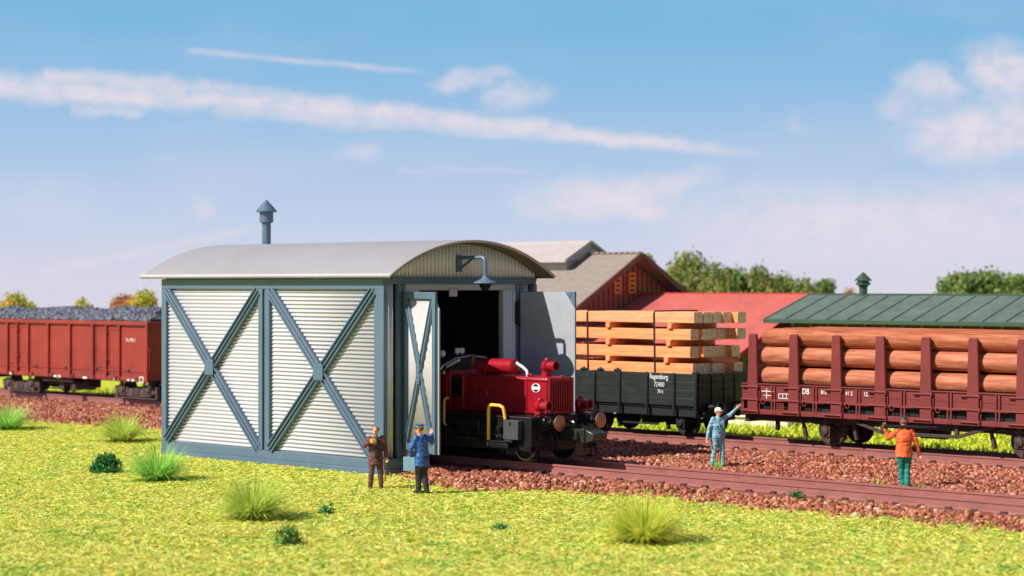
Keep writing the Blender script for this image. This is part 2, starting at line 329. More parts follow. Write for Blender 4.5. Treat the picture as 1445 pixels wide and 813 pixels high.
# ballast bed sheet
g = MB(); rows = []
uu = np.arange(-48, 34.01, .5)
k0 = 0
rows = [[(u, (vedge(u) if u > -1.5 else vedge_left(u)) - .1 + (14.9 - (vedge(u) if u > -1.5 else vedge_left(u)) + .1) * t / 30, 0) for u in uu] for t in range(31)]
rows = [[(p[0], p[1], gz(p[0], p[1]) + .012) for p in r] for r in rows]
g.grid(rows); o = g.build('ballast_bed', BED, org=(0, 0, 0), recalc=False); o['kind'] = 'structure'

# stones
def visible(u, v, m=.02):
    p = W(u, v); return p.y > 20 and abs(p.x / p.y) < .2627 + m + 1.2 / p.y
ICO_V = []; bm = bmesh.new(); bmesh.ops.create_icosphere(bm, subdivisions=1, radius=1); ICO_V = np.array([q.co[:] for q in bm.verts]); ICO_F = np.array([[q.index for q in f.verts] for f in bm.faces]); bm.free()
def rubble(name, pts, smin, smax, material, label=None, cat=None, stuff=True, parent=None):
    n = len(pts); P = np.array(pts)
    if parent is not None: P = P - np.array(ORG[parent])
    S = RNG.uniform(smin, smax, (n, 1, 1)) * RNG.uniform(.65, 1.2, (n, 1, 3)); J = RNG.uniform(.72, 1.2, (n, 12, 1))
    A = RNG.uniform(0, 6.28, n); ca, sa = np.cos(A), np.sin(A); V = ICO_V[None] * J * S
    T = RNG.uniform(-1, 1, n); ct, st = np.cos(T), np.sin(T)
    x, y, z = V[..., 0], V[..., 1], V[..., 2]
    y, z = y * ct[:, None] - z * st[:, None], y * st[:, None] + z * ct[:, None]
    x, y = x * ca[:, None] - y * sa[:, None], x * sa[:, None] + y * ca[:, None]
    V = np.stack([x, y, z], -1) + P[:, None, :]
    F = (ICO_F[None] + (np.arange(n) * 12)[:, None, None]).reshape(-1, 3)
    return rawmesh(name, V.reshape(-1, 3), F, 3, material, parent)
def rawmesh(name, V, F, k, material, parent=None):
    me = bpy.data.meshes.new(name); me.vertices.add(len(V)); me.vertices.foreach_set('co', V.astype(np.float32).ravel())
    me.loops.add(len(F) * k); me.loops.foreach_set('vertex_index', F.astype(np.int32).ravel())
    me.polygons.add(len(F)); me.polygons.foreach_set('loop_start', np.arange(0, len(F) * k, k, dtype=np.int32)); me.update(calc_edges=True)
    me.materials.append(material); o = bpy.data.objects.new(name, me); COL.objects.link(o)
    if parent is not None: o.parent = parent; ORG[o] = ORG[parent]
    else: o.rotation_euler = (0, 0, ANG); o.location = W(0, 0, 0)
    return o
def intrack(v): return 1.95 < v < 4.52 or 12.3 < v < 14.85
pts = []
random.seed(3)
GS = []
for i in range(230000):
    u = random.uniform(-46, 27); v = random.uniform(-1.2, 15.0)
    if -10.8 < u < .15 and v < 6.7: continue
    if not visible(u, v): continue
    e = vedge(u) if u > -1.5 else vedge_left(u)
    if v < e - .25 - (random.random() ** 3) * .9: continue
    if intrack(v) and random.random() < .5: continue
    if 4.35 < v < 5.05 and u > 4.5 and noise.noise((u * .55, 3, 1)) > -.05 and random.random() < .75: GS.append((u, v)); continue
    z = gz(u, v) + random.uniform(-.02, .05) + .04 * noise.noise((u * 1.5, v * 1.5, 2))
    if intrack(v) or 1.7 < v < 4.8 or 12.0 < v < 15.1: z -= .075
    pts.append((u, v, z))
    if len(pts) > 75000: break
o = rubble('ballast_stones', pts, .040, .088, STONE); o['kind'] = 'stuff'; tag(o, 'loose red brown ballast stones spread around and between the two tracks', 'ballast')

# turf fibres
def fibres(pts, length, width, lift, name, material):
    n = len(pts); P = np.array(pts); A = RNG.uniform(0, 6.283, n); L = RNG.uniform(*length, n); Wd = RNG.uniform(*width, n); T = RNG.uniform(*lift, n)
    d = np.stack([np.cos(A) * np.cos(T), np.sin(A) * np.cos(T), np.sin(T)], -1); sd = np.stack([-np.sin(A), np.cos(A), RNG.uniform(-.6, .6, n)], -1)
    Pm = P + d * (L * .55)[:, None]; Pe = P + d * L[:, None]; Pe[:, 2] -= L * .15 * np.cos(T)
    w = sd * (Wd / 2)[:, None]
    V = np.stack([P - w, P + w, Pm + w * .9, Pm - w * .9, Pe + w * .25, Pe - w * .25], 1)
    k = (np.arange(n) * 6)[:, None]
    F = np.concatenate([k + np.array([[0, 1, 2, 3]]), k + np.array([[3, 2, 4, 5]])], 0)
    return rawmesh(name, V.reshape(-1, 3), F, 4, material)
pts = []
tries = 0
while len(pts) < 230000 and tries < 1200000:
    tries += 1
    Yd = 34 + (84 - 34) * random.random() ** 1.25; Xd = random.uniform(-.275, .275) * Yd
    u, v = toyard(Xd, Yd)
    if v > 13: continue
    if -10.25 < u < .05 and v > -.02 and v < 6.5: continue
    e = vedge(u) if u > -1.5 else vedge_left(u)
    if v > e - .1 and random.random() > math.exp(-((v - e + .1) / .28)) * .9: continue
    pts.append((u, v, gz(u, v) + .005))
for (u, v) in GS:
    for k in range(9): q = (u + random.uniform(-.15, .15), v + random.uniform(-.15, .15)); pts.append((q[0], q[1], gz(*q) + .03))
o = fibres(pts, (.09, .26), (.014, .028), (.0, .42), 'turf_grass', FIBRE); o['kind'] = 'stuff'; tag(o, 'short yellow green turf fibres covering the ground in front of the tracks', 'grass')
pts = []
for i in range(60000):
    u = random.uniform(-48, 26); v = random.uniform(15.0, 34)
    if visible(u, v) and not (u > -6 and v > 27.2): pts.append((u, v, gz(u, v)))
o = fibres(pts, (.15, .4), (.03, .06), (.1, 1.1), 'meadow_grass', FIBREB); o['kind'] = 'stuff'; tag(o, 'bright green grass seen beneath the wagons behind the rear track', 'grass')

# ------------------------------------------------------------------ tracks
ZR = .42
def rail_prof(v, z0=.15, z1=ZR):
    return [(v - .085, z0), (v + .085, z0), (v + .085, z0 + .03), (v + .025, z0 + .055), (v + .025, z1 - .07), (v + .05, z1 - .05), (v + .05, z1 - .008), (v + .038, z1), (v - .038, z1), (v - .05, z1 - .008), (v - .05, z1 - .05), (v - .025, z1 - .07), (v - .025, z0 + .055), (v - .085, z0 + .03)]
def track(vc, u0, u1, label):
    t = thing('railway_track', label, 'railway track', (u0 + u1) / 2, vc, .1, 'railway tracks')
    for s_ in (-.7475, .7475):
        m = MB(); m.prism(rail_prof(vc + s_), 'u', u0, u1); m.build('rail', RAILM, t, smooth=False)
    n = int((u1 - u0) / .70); first = None
    for i in range(min(n, 100)):
        u = u1 - .3 - i * (u1 - u0) / min(n, 100)
        if first is None:
            m = MB(); m.box(u - .13, u + .13, vc - 1.28, vc + 1.28, .02, .15)
            for s_ in (-1, 1):
                for k in (-1, 1): m.box(u - .085, u + .085, vc + s_ * .7475 + k * .135 - .045, vc + s_ * .7475 + k * .135 + .045, .14, .215)
            first = m.build('sleeper', SLEEP, t, bevel=.012); u_first = u
        else:
            c = first.copy(); COL.objects.link(c); c.parent = t; c.location = (u - u_first, random.uniform(-.03, .03), 0)
track(3.235, -10.0, 27, 'front railway track running out of the shed past the red locomotive')
track(13.5875, -50, 22, 'rear railway track carrying the coal, timber and log wagons')

# ------------------------------------------------------------------ engine shed
L, WD, ZE = 10.3, 6.47, 5.6
shed = thing('locomotive_shed', 'blue grey framed corrugated locomotive shed with curved roof and open doors', 'locomotive shed', -L / 2, WD / 2, 0)
def zs_corr(u0, u1, z0, z1, v, pitch, amp=.022):   # horizontal corrugation on wall
    n = int((z1 - z0) / pitch * 8); pts = []
    for i in range(n + 1):
        z = z0 + (z1 - z0) * i / n; d = amp * math.cos(2 * math.pi * (z - z0) / pitch)
        pts.append([(u0, v + d, z), (u1, v + d, z)])
    return pts
def us_corr(v0, v1, ztop, z0, u, pitch, amp=.022, axis_='v'):
    n = max(8, int((v1 - v0) / pitch * 8)); lo = []; hi = []
    for i in range(n + 1):
        v = v0 + (v1 - v0) * i / n; d = amp * (2 * abs(math.sin(math.pi * (v - v0) / pitch)) ** .8 - 1)
        zt = ztop(v) if callable(ztop) else ztop
        lo.append((u + d, v, z0)); hi.append((u + d, v, zt))
    return [lo, hi]
def arc(v):   # roof underside height
    t = (v - WD / 2) / (WD / 2 + .2); return 5.60 + 1.02 * math.sqrt(max(0, 1 - t * t * .92)) * 1.395 - .395 * 1.02 - (0)
# circular segment instead: rise 1.02 over half width
HW = WD / 2 + .22; RISE = 1.04; RAD = (HW * HW + RISE * RISE) / (2 * RISE)
def arc(v): return 5.585 + math.sqrt(max(0, RAD * RAD - (v - WD / 2) ** 2)) - (RAD - RISE)
# side walls
for vv_, nm in ((.10, 'side_wall'), (WD - .10, 'side_wall')):
    m = MB(); m.grid(zs_corr(-L + .1, -.1, .30, 5.3, vv_, .118)); m.build(nm, CORR, shed, solid=.01, recalc=False)
m = MB(); m.grid(us_corr(.1, WD - .1, lambda v: arc(v) - .01, .3, -L + .1, .115)); m.build('rear_wall', CORR, shed, solid=.01, recalc=False)
# near-black panels that paint the shade inside the shed
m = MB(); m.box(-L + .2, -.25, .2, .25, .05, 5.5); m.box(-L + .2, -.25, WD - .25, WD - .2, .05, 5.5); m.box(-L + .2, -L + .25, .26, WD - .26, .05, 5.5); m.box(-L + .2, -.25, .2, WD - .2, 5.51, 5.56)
m.build('interior_shade_panels', INNER, shed, smooth=False)
# side frames
def side_frame(v_out, s_):
    def B(m, u0, u1, z0, z1, d0, d1): m.box(u0, u1, min(v_out - s_ * d0, v_out - s_ * d1), max(v_out - s_ * d0, v_out - s_ * d1), z0, z1)
    m = MB()
    B(m, -L, 0, 5.26, 5.585, 0, -.16) if 0 else None
    m = MB(); a0_, a1_ = (v_out, v_out + .14 * s_); lo_, hi_ = min(a0_, a1_), max(a0_, a1_)
    m.box(-L, 0, lo_, hi_, 5.27, 5.58)                      # top beam
    m.box(-L, 0, lo_, hi_, .16, .42)
    m.box(-L - .03, .03, lo_ - .03 * (s_ > 0), hi_ + .03 * (s_ < 0), -.12, .16)   # plinth
    m.box(-L, -L + .24, lo_, hi_, .42, 5.27); m.box(-.36, 0, lo_, hi_, .42, 5.27)
    m.box(-5.47, -5.28, lo_ - .02 * s_ * (s_ > 0), hi_, .42, 5.27); m.box(-5.15, -4.96, lo_ - .02 * s_ * (s_ > 0), hi_, .42, 5.27); m.box(-5.28, -5.15, v_out + s_ * .05 if s_ > 0 else lo_, hi_ if s_ > 0 else v_out - .05, .42, 5.27)
    m.build('wall_frame', BLUE, shed, bevel=.014)
    for (ua, ub) in ((-L + .22, -5.44), (-4.99, -.34)):
        m = MB(); vc = v_out + s_ * .03; ym = (.42 + 5.27) / 2
        for (p, q, dd) in (((ua + .05, 5.22), (ub - .05, .47), 0), ((ua + .05, .47), (ub - .05, 5.22), .004)):
            P, Q = Vector((p[0], vc - s_ * dd, p[1])), Vector((q[0], vc - s_ * dd, q[1])); d = (Q - P).normalized(); nrm = Vector((-d.z, 0, d.x))
            m.bar(P, Q, .31, .07, (0, 1, 0))
            for k in (-.13, 0, .13): m.bar(P + nrm * k - Vector((0, s_ * .06, 0)), Q + nrm * k - Vector((0, s_ * .06, 0)), .045, .06, (0, 1, 0))
        m.build('cross_brace', BLUE, shed, bevel=.01)
        m = MB(); uc = (ua + ub) / 2; m.box(uc - .21, uc + .21, min(vc - s_ * .13, vc - s_ * .085), max(vc - s_ * .13, vc - s_ * .085), ym - .24, ym + .24)
        for a_ in (-.13, 0, .13):
            for b_ in (-.16, .16): m.ball((uc + a_, vc - s_ * .13, ym + b_), .028, (1, .6, 1), 6)
        m.build('gusset_plate', BLUE, shed, bevel=.015)
side_frame(0, 1); side_frame(WD, -1)
# front framing
m = MB(); F0, F1 = -.16, .02
m.box(F0, F1, .001, WD - .001, 5.50, 5.575); m.box(F0, F1 + .03, 0.001, WD - .001, 5.575, 5.62); m.box(F0, F1 - .03, .1, WD - .1, 5.42, 5.50)
for (a_, b_) in ((.002, .16), (.60, .74), (.78, .90), (WD - .90, WD - .78), (WD - .74, WD - .60), (WD - .16, WD - .002)): m.box(F0 + (.03 if .1 < a_ < 6.2 else .0), F1 - (0.0 if .1 < a_ < 6.2 else -.01), a_, b_, .45, 5.42)
for (a_, b_) in ((0.002, 1.42), (WD - 1.42, WD - .002)):
    m.box(F0, F1 + .03, a_, b_, .15, .45); m.box(F0, F1 + .07, a_, b_, -.12, .15)
m.build('front_frame', BLUE, shed, bevel=.012)
for (a_, b_, u_) in ((.16, .60, -.20), (WD - .60, WD - .16, -.20), (.90, 1.43, -.08), (WD - 1.43, WD - .90, -.08)):
    m = MB(); m.grid(us_corr(a_, b_, 5.42, .45, u_, .15, .04)); m.build('front_panel', GABLE, shed, solid=.01, recalc=False)
m = MB(); m.box(-.14, -.03, .92, WD - .92, 5.24, 5.418); m.build('door_header', CREAM, shed, bevel=.012)
m = MB()
for a_ in (1.43, WD - 1.48): m.box(-.2, -.03, a_, a_ + .05, .2, 5.238)
m.build('door_jamb', CREAM, shed, bevel=.01)
m = MB(); m.box(-.02, .03, 2.66, 3.00, 5.05, 5.30); m.build('header_plate', CREAM, shed, bevel=.03)
for a_ in (.86, WD - .93):
    for zc in (1.4, 4.55):
        m = MB(); m.box(-.02, .10, a_ - .02, a_ + .10, zc - .35, zc + .35); m.lathe((.09, a_ + .04, zc - .4), (0, 0, 1), [(0, .05), (.8, .05)], 10); m.build('hinge', BLACKM, shed, bevel=.01)
m = MB(); m.grid(us_corr(.02, WD - .02, lambda v: arc(v) - .01, 5.60, -.10, .150, .080)); m.build('gable_panel', GABLE, shed, solid=.01, recalc=False)
# roof
N = 46; m = MB(); ur0, ur1 = -L - .80, .56; pitch = .0868; NU = int((ur1 - ur0) / pitch) * 6; rows = []
a_max = math.asin((HW) / RAD)
for k in range(N + 1):
    a_ = -a_max + 2 * a_max * k / N; row = []
    for i in range(NU + 1):
        u = ur0 + (ur1 - ur0) * i / NU; r = RAD + .058 + .034 * math.cos(2 * math.pi * i / 6)
        row.append((u, WD / 2 + r * math.sin(a_), 5.585 - (RAD - RISE) + r * math.cos(a_)))
    rows.append(row)
m.grid(rows); m.build('roof', ROOFM, shed, solid=.018, recalc=False)
m = MB(); rows = []
for k in range(N + 1):
    a_ = -a_max + 2 * a_max * k / N; rows.append([(u, WD / 2 + (RAD + .012) * math.sin(a_), 5.585 - (RAD - RISE) + (RAD + .012) * math.cos(a_)) for u in (ur0 + .02, ur1 - .02)])
roof = [c for c in shed.children if c.name.startswith('roof')][0]
m.grid(rows); m.build('roof_lining', ROOFU, roof, recalc=False)
m = MB(); cu_, cv_ = -9.06, 3.3
m.lathe((cu_, cv_, 6.3), (0, 0, 1), [(0, .145), (1.12, .145)], 20)
m.lathe((cu_, cv_, 7.42), (0, 0, 1), [(0, .15), (.03, .225), (.33, .225), (.35, .20)], 20)
m.lathe((cu_, cv_, 7.76), (0, 0, 1), [(0, .20), (.03, .345), (.06, .345), (.42, .02)], 22)
m.build('chimney', BLUE, roof)
# lamp
m = MB(); lv, lz = 3.06, 6.12
m.box(.0, .06, lv - .10, lv + .10, lz - .34, lz + .16)
m.tube([(.03, lv, lz + .08), (.95, lv, lz + .08), (1.06, lv, lz + .05), (1.09, lv, lz - .04), (1.09, lv, lz - .52)], .055, 10)
m.bar((.05, lv, lz - .26), (.58, lv, lz + .06), .06, .06)
lmp = m.build('wall_lamp', BLUE, shed)
m = MB(); m.lathe((1.09, lv, lz - .52), (0, 0, -1), [(-.06, .06), (0, .10), (.05, .16), (.12, .34), (.15, .36), (.165, .34)], 22); m.build('lamp_shade', BLUE, lmp)
m = MB(); m.lathe((1.09, lv, lz - .68), (0, 0, -1), [(0, .19), (.10, .16), (.2, .09), (.22, .02)], 16); m.build('lamp_glass', BLACKM, lmp)
# doors. d = direction from the hinge, n = normal of the outer face
def door(hu, hv, d, n, w=2.19, z0=.70, z1=5.20, label=None):
    d = Vector((d[0], d[1], 0)).normalized(); n = Vector((n[0], n[1], 0)).normalized(); H = Vector((hu, hv, 0))
    def pt(a_, z, o_): return H + d * a_ + n * o_ + Vector((0, 0, z))
    def BX(m, a0_, a1_, z0_, z1_, o0_, o1_):
        vs = [pt(a, z, o_) for z in (z0_, z1_) for o_ in (o0_, o1_) for a in (a0_, a1_)]; m.add(vs, [(0, 2, 3, 1), (4, 5, 7, 6), (0, 1, 5, 4), (2, 6, 7, 3), (0, 4, 6, 2), (1, 3, 7, 5)])
    # inner sheet with clipped corner
    m = MB(); poly = [(.05, z0), (w + .06, z0), (w + .06, z1 - .50), (w - .34, z1 - .01), (.05, z1 - .01)]
    vs = [pt(a, z, 0) for a, z in poly] + [pt(a, z, .05) for a, z in poly]; k = len(poly)
    m.add(vs, [tuple(range(k)), tuple(range(2 * k - 1, k - 1, -1))] + [(i, i + k, (i + 1) % k + k, (i + 1) % k) for i in range(k)])
    leaf = m.build('door', DOORIN, shed, bevel=.008)
    # corrugated outer skin
    m = MB(); nn = int((w - .3) / .112 * 6); lo = []; hi = []
    for i in range(nn + 1):
        a = .15 + (w - .35) * i / nn; o_ = .066 + .012 * math.cos(2 * math.pi * i / 6); lo.append(pt(a, z0 + .1, o_)); hi.append(pt(a, z1 - .45 if a > w - .5 else z1 - .1, o_))
    m.grid([lo, hi]); m.build('door_skin', CREAM, leaf, recalc=False, solid=.006)
    m = MB()
    BX(m, 0, .20, z0, z1, .055, .15); BX(m, w - .20, w, z0, z1, .055, .15); BX(m, .202, w - .202, z1 - .20, z1, .055, .148); BX(m, .202, w - .202, z0, z0 + .20, .055, .148)
    m.build('door_frame', BLUE, leaf, bevel=.02)
    m = MB()
    for (p, q, o_) in (((.2, z1 - .22), (w - .2, z0 + .22), .10), ((.2, z0 + .22), (w - .2, z1 - .22), .105)):
        P, Q = pt(p[0], p[1], o_), pt(q[0], q[1], o_); m.bar(P, Q, .20, .04, n)
        dd = (Q - P).normalized(); sd = dd.cross(n).normalized()
        for s_ in (-.08, .08): m.bar(P + sd * s_ + n * .035, Q + sd * s_ + n * .035, .035, .04, n)
    m.build('door_brace', BLUE, leaf, bevel=.008)
    m = MB(); BX(m, w / 2 - .12, w / 2 + .12, (z0 + z1) / 2 - .35, (z0 + z1) / 2 + .35, .15, .18)
    for i in range(5):
        for s_ in (-.07, .07): m.ball(pt(w / 2 + s_, (z0 + z1) / 2 - .28 + i * .14, .185), .022, n=6)
    m.build('door_plate', BLUE, leaf, bevel=.008)
    return leaf
door(.08, .90, (.937, -.347), (-.347, -.937))
door(.08, 5.60, (1, 0), (0, 1))

# ------------------------------------------------------------------ rolling stock helpers
def wheel_mb(u, v, s_, r=.47, thick=.13):
    m = MB(); z = ZR + r
    m.lathe((u, v, z), (0, s_, 0), [(0, .08), (0, r * .78), (-.0, r * .8), (-.02, r), (.0, r), (.11, r - .01), (.13, r - .03), (.13, r * .8), (.09, r * .74), (.08, r * .35), (.16, r * .25), (.16, .05)], 28)
    return m
def wheelset(parent, u, vc, r=.47, gear=RUNGEAR):
    for s_ in (-1, 1):
        w = wheel_mb(u, vc + s_ * .70, s_, r).build('wheel', gear, parent)
    m = MB(); m.lathe((u, vc - .72, ZR + r), (0, 1, 0), [(0, .08), (1.44, .08)], 10); m.build('axle', gear, parent)
def spring_box(parent, u, v, s_, zf, r=.47, mat_=RUNGEAR):
    """axle box, leaf spring and guard on one side; s_ = outward sign on v; zf = underside of frame"""
    z = ZR + r; m = MB(); y0, y1 = sorted((v, v + s_ * .18))
    m.box(u - .17, u + .17, y0, y1, z - .17, z + .15); m.lathe((u, v + s_ * .18, z), (0, s_, 0), [(0, .13), (.05, .12), (.07, .05)], 14)
    for i in range(5):
        hl = .85 - i * .15; pts = [(u + hl * t, v + s_ * .12, z + .36 - i * .038 - .16 * (1 - t * t) * 1 + .12) for t in (-1, -.6, -.2, .2, .6, 1)]
        for p, q in zip(pts, pts[1:]): m.bar(p, q, .12, .036)
    m.box(u - .07, u + .07, v + s_ * .05 if s_ > 0 else v + s_ * .2, v + s_ * .2 if s_ > 0 else v + s_ * .05, z + .12, z + .42)
    for k in (-1, 1):
        m.bar((u + k * .84, v + s_ * .12, z + .46), (u + k * .93, v + s_ * .12, zf + .06), .06, .06); m.ball((u + k * .84, v + s_ * .12, z + .48), .08, n=8); m.ball((u + k * .93, v + s_ * .12, z + .32), .06, n=8)
        m.bar((u + k * .21, v + s_ * .03, zf), (u + k * .21, v + s_ * .03, z - .2), .07, .05)
        m.bar((u + k * .21, v + s_ * .03, zf - .02), (u + k * .5, v + s_ * .03, zf - .02), .05, .05)
    return m.build('axle_guard', mat_, parent)
def brake_shoe(parent, u, v, z, mat_=RUNGEAR):
    m = MB(); m.bar((u, v, z + .45), (u + .06, v, z + .05), .10, .09); m.bar((u + .06, v, z + .1), (u + .14, v, z - .22), .12, .11); m.ball((u, v, z + .4), .09, n=8); return m.build('brake_hanger', mat_, parent, bevel=.015)
def buffer_(parent, u, v, z, dirn, mats=(BLACK, BLACK), ln=.55, r=.22, flat=False):
    m = MB(); m.lathe((u, v, z), (dirn, 0, 0), [(0, .17), (.04, .17), (.05, .12), (ln * .55, .11), (ln * .56, .07), (ln - .05, .07)], 18); b_ = m.build('buffer', mats[0], parent)
    m = MB(); m.lathe((u + dirn * (ln - .06), v, z), (dirn, 0, 0), [(0, .07), (.0, r * .6), (.02, r), (.05, r), (.075, r * .7), (.09, .02)], 22); m.build('buffer_plate', mats[1], b_)

# ------------------------------------------------------------------ coal wagon
cu0, cu1, cz0, cz1, cv0, cv1 = -41.6, -27.44, 1.30, 3.76, 12.1, 15.05
cw = thing('coal_wagon', 'red brown high sided open wagon carrying coal behind the shed', 'freight wagon', (cu0 + cu1) / 2, 13.5875, ZR)
m = MB()
m.box(cu0, cu1, cv0 + .08, cv0 + .14, cz0, cz1); m.box(cu0, cu1, cv1 - .14, cv1 - .08, cz0, cz1); m.box(cu0, cu0 + .08, cv0 + .141, cv1 - .141, cz0, cz1); m.box(cu1 - .08, cu1, cv0 + .141, cv1 - .141, cz0, cz1); m.box(cu0 + .09, cu1 - .09, cv0 + .15, cv1 - .15, cz0 + .02, cz0 + .12)
m.build('body', WAGRED, cw, smooth=False)
m = MB()
for v_ in (cv0, cv1 - .13): m.box(cu0 - .02, cu1 + .02, v_ - .03, v_ + .16, cz1 - .10, cz1 + .07)
for u_ in (cu0 - .03, cu1 - .13): m.box(u_, u_ + .16, cv0 + .14, cv1 - .17, cz1 - .10, cz1 + .065)
for v_ in (cv0 + .02, cv1 - .12): m.box(cu0, cu1, v_, v_ + .1, cz0 - .04, cz0 + .12)
for v_ in (cv0 + .05, cv1 - .10): m.box(cu0 + .1, cu1 - .1, v_, v_ + .05, cz0 + .36, cz0 + .40)
m.build('rim', WAGRED, cw, bevel=.012)
ribs = [-38.2, -36.5, -34.9, -33.2, -31.45, -29.5, -27.52, -39.9, -41.5]
for r_ in ribs:
    for v_ in (cv0 - .02, cv1 - .08): m = MB(); m.box(r_ - .07, r_ + .07, v_, v_ + .1, cz0 - .05, cz1 - .10); m.build('rib', WAGRED, cw, bevel=.012)
for ud in (-30.45, -37.4):
    m = MB(); m.box(ud - .05, ud + .05, cv0 - .01, cv0 + .08, cz0 + .1, cz1 - .1)
    for k in (-1, 1):
        for (za, zb) in ((cz0 + .5, cz1 - .25),):
            a_, b_ = sorted((ud + k * .12, ud + k * .85))
            for (x0, x1, z0, z1) in ((a_, b_, zb - .05, zb), (a_, b_, za, za + .05), (a_, a_ + .05, za + .05, zb - .05), (b_ - .05, b_, za + .05, zb - .05)): m.box(x0, x1, cv0 + .055, cv0 + .085, z0, z1)
    for zq in (1.6, 2.1, 3.3): m.box(ud - .14, ud + .14, cv0 - .04, cv0 + .02, zq, zq + .07)
    m.build('side_door', WAGRED, cw, bevel=.008)
m = MB()
for i in range(9): m.box(-41 + i * 1.6, -40.86 + i * 1.6, cv0 - .02, cv0 + .04, cz0 - .02, cz0 + .14)
for i in range(6): m.ball((-40.6 + i * 2.35, cv0 + .04, cz0 + .42), .07, (1, .6, 1), 8)
m.build('lashing_eye', RUNGEAR, cw)
for v_ in (cv0 + .04,):
    m = MB(); m.tube([(cu1 + .03, v_, 2.7), (cu1 + .09, v_, 2.68), (cu1 + .09, v_, 1.85), (cu1 + .03, v_, 1.83)], .022, 6); m.build('grab_rail', WAGRED, cw)
lettering('Tw 950 1', .22, -29.1, cv0 + .08, 2.95, WHITE, cw)
for (u_, w_) in ((-38.0, .25), (-34.5, .3), (-34.1, .2), (-32.2, .32), (-29.9, .25), (-28.9, .14), (-28.6, .2)):
    m = MB(); m.box(u_, u_ + w_, cv0 + .012, cv0 + .018, cz0 - .03, cz0 + .05); m.build('marking', WHITE, cw, smooth=False)
m = MB()
for (a_, b_, c_, d_) in ((-28.05, -27.75, 1.22, 1.26), (-28.05, -27.75, 1.44, 1.48), (-28.05, -28.01, 1.26, 1.44), (-27.79, -27.75, 1.26, 1.44)): m.box(a_, b_, cv0 + .01, cv0 + .016, c_, d_)
m.build('marking', WHITE, cw, smooth=False)
m = MB(); m.box(cu0 + .3, cu1 - .3, 13.3, 13.9, 1.14, 1.32); m.box(cu1 - .25, cu1 - .02, cv0 + .2, cv1 - .2, .98, 1.29); m.box(cu0 + .02, cu0 + .25, cv0 + .2, cv1 - .2, .98, 1.29)
m.box(-35.6, -33.2, 12.3, 12.45, 1.05, 1.2)
m.lathe((-33.8, 13.0, .95), (1, 0, 0), [(0, .02), (.03, .26), (1.1, .26), (1.13, .02)], 18); m.lathe((-33.2, 12.35, .78), (0, -1, 0), [(0, .02), (0, .19), (.05, .19), (.06, .02)], 18)
m.box(-34.6, -34.2, 12.5, 14.5, .7, 1.1); m.bar((-35.6, 12.6, .95), (-32, 12.6, .85), .06, .06)
m.build('underframe', RUNGEAR, cw, bevel=.01)
for s_ in (-.875, .875): buffer_(cw, cu1, 13.5875 + s_, 1.12, 1)
def bogie(u):
    m = MB(); vc = 13.5875
    m.box(u - .35, u + .35, vc - 1.0, vc + 1.0, .75, 1.0)
    for s_ in (-1, 1):
        v_ = vc + s_ * 1.05; y0, y1 = v_ - .09, v_ + .09
        m.prism([(u - 1.5, .78), (u - 1.4, .70), (u - .5, .58), (u + .5, .58), (u + 1.4, .70), (u + 1.5, .78), (u + 1.5, 1.02), (u + 1.1, 1.06), (u + .5, .92), (u - .5, .92), (u - 1.1, 1.06), (u - 1.5, 1.02)], 'v', y0, y1)
        for k in (-1, 1):
            m.box(u + k * .92 - .19, u + k * .92 + .19, v_ + s_ * .05 - .1, v_ + s_ * .05 + .1, .62, 1.1); m.lathe((u + k * .92, v_ + s_ * .14, .86), (0, s_, 0), [(0, .15), (.07, .13), (.09, .02)], 14)
            for q in (-.33, .33): m.lathe((u + k * .92 + q, v_ + s_ * .06, .72), (0, 0, 1), [(0, .085), (.3, .085)], 12)
            m.box(u + k * 1.42 - .06, u + k * 1.42 + .06, v_ - .06, v_ + .1, .5, .8)
        for q in (-.22, -.07, .08, .22): m.lathe((u + q, v_ + s_ * .08, .66), (0, 0, 1), [(0, .07), (.28, .07)], 10)
        m.bar((u - 1.5, v_ + s_ * .12, .52), (u + 1.5, v_ + s_ * .12, .52), .05, .05)
    b_ = m.build('bogie', BOGIE, cw, bevel=.012)
    for k in (-1, 1): 
        for s_ in (-1, 1): wheel_mb(u + k * .92, vc + s_ * .70, s_, .44).build('wheel', RUNGEAR, b_)
bogie(-28.75); bogie(-37.6)
# coal load
pts = []
def coalz(u, v):
    e = min(1, (v - cv0 - .1) / 1.1, (cv1 - .1 - v) / 1.1); e2 = min(1, (u - cu0) / .9, (cu1 - u) / .9)
    e = max(0, min(e, e2)); return cz1 - .06 + (.60 + .06 * math.sin(u * 1.25 + 1.0) + .14 * noise.noise((u * .6, v, 3))) * math.sqrt(max(e, 0))
m = MB(); us_ = np.linspace(cu0 + .1, cu1 - .1, 90); vs_ = np.linspace(cv0 + .16, cv1 - .16, 22)
m.grid([[(u, v, coalz(u, v) - .04) for u in us_] for v in vs_])
cl = thing('coal_load', 'heap of dark grey coal lumps filling the red brown open wagon', 'coal', (cu0 + cu1) / 2, 13.5875, cz1)
m.build('coal_heap', COALM, cl, recalc=False)
for i in range(14000):
    u = random.uniform(cu0 + .15, cu1 - .15); v = cv0 + .18 + (cv1 - cv0 - .36) * random.random() ** 1.2; pts.append((u, v, coalz(u, v) + random.uniform(-.03, .03)))
o = rubble('coal_lumps', pts, .035, .075, COALM, parent=cl); o['kind'] = 'stuff'

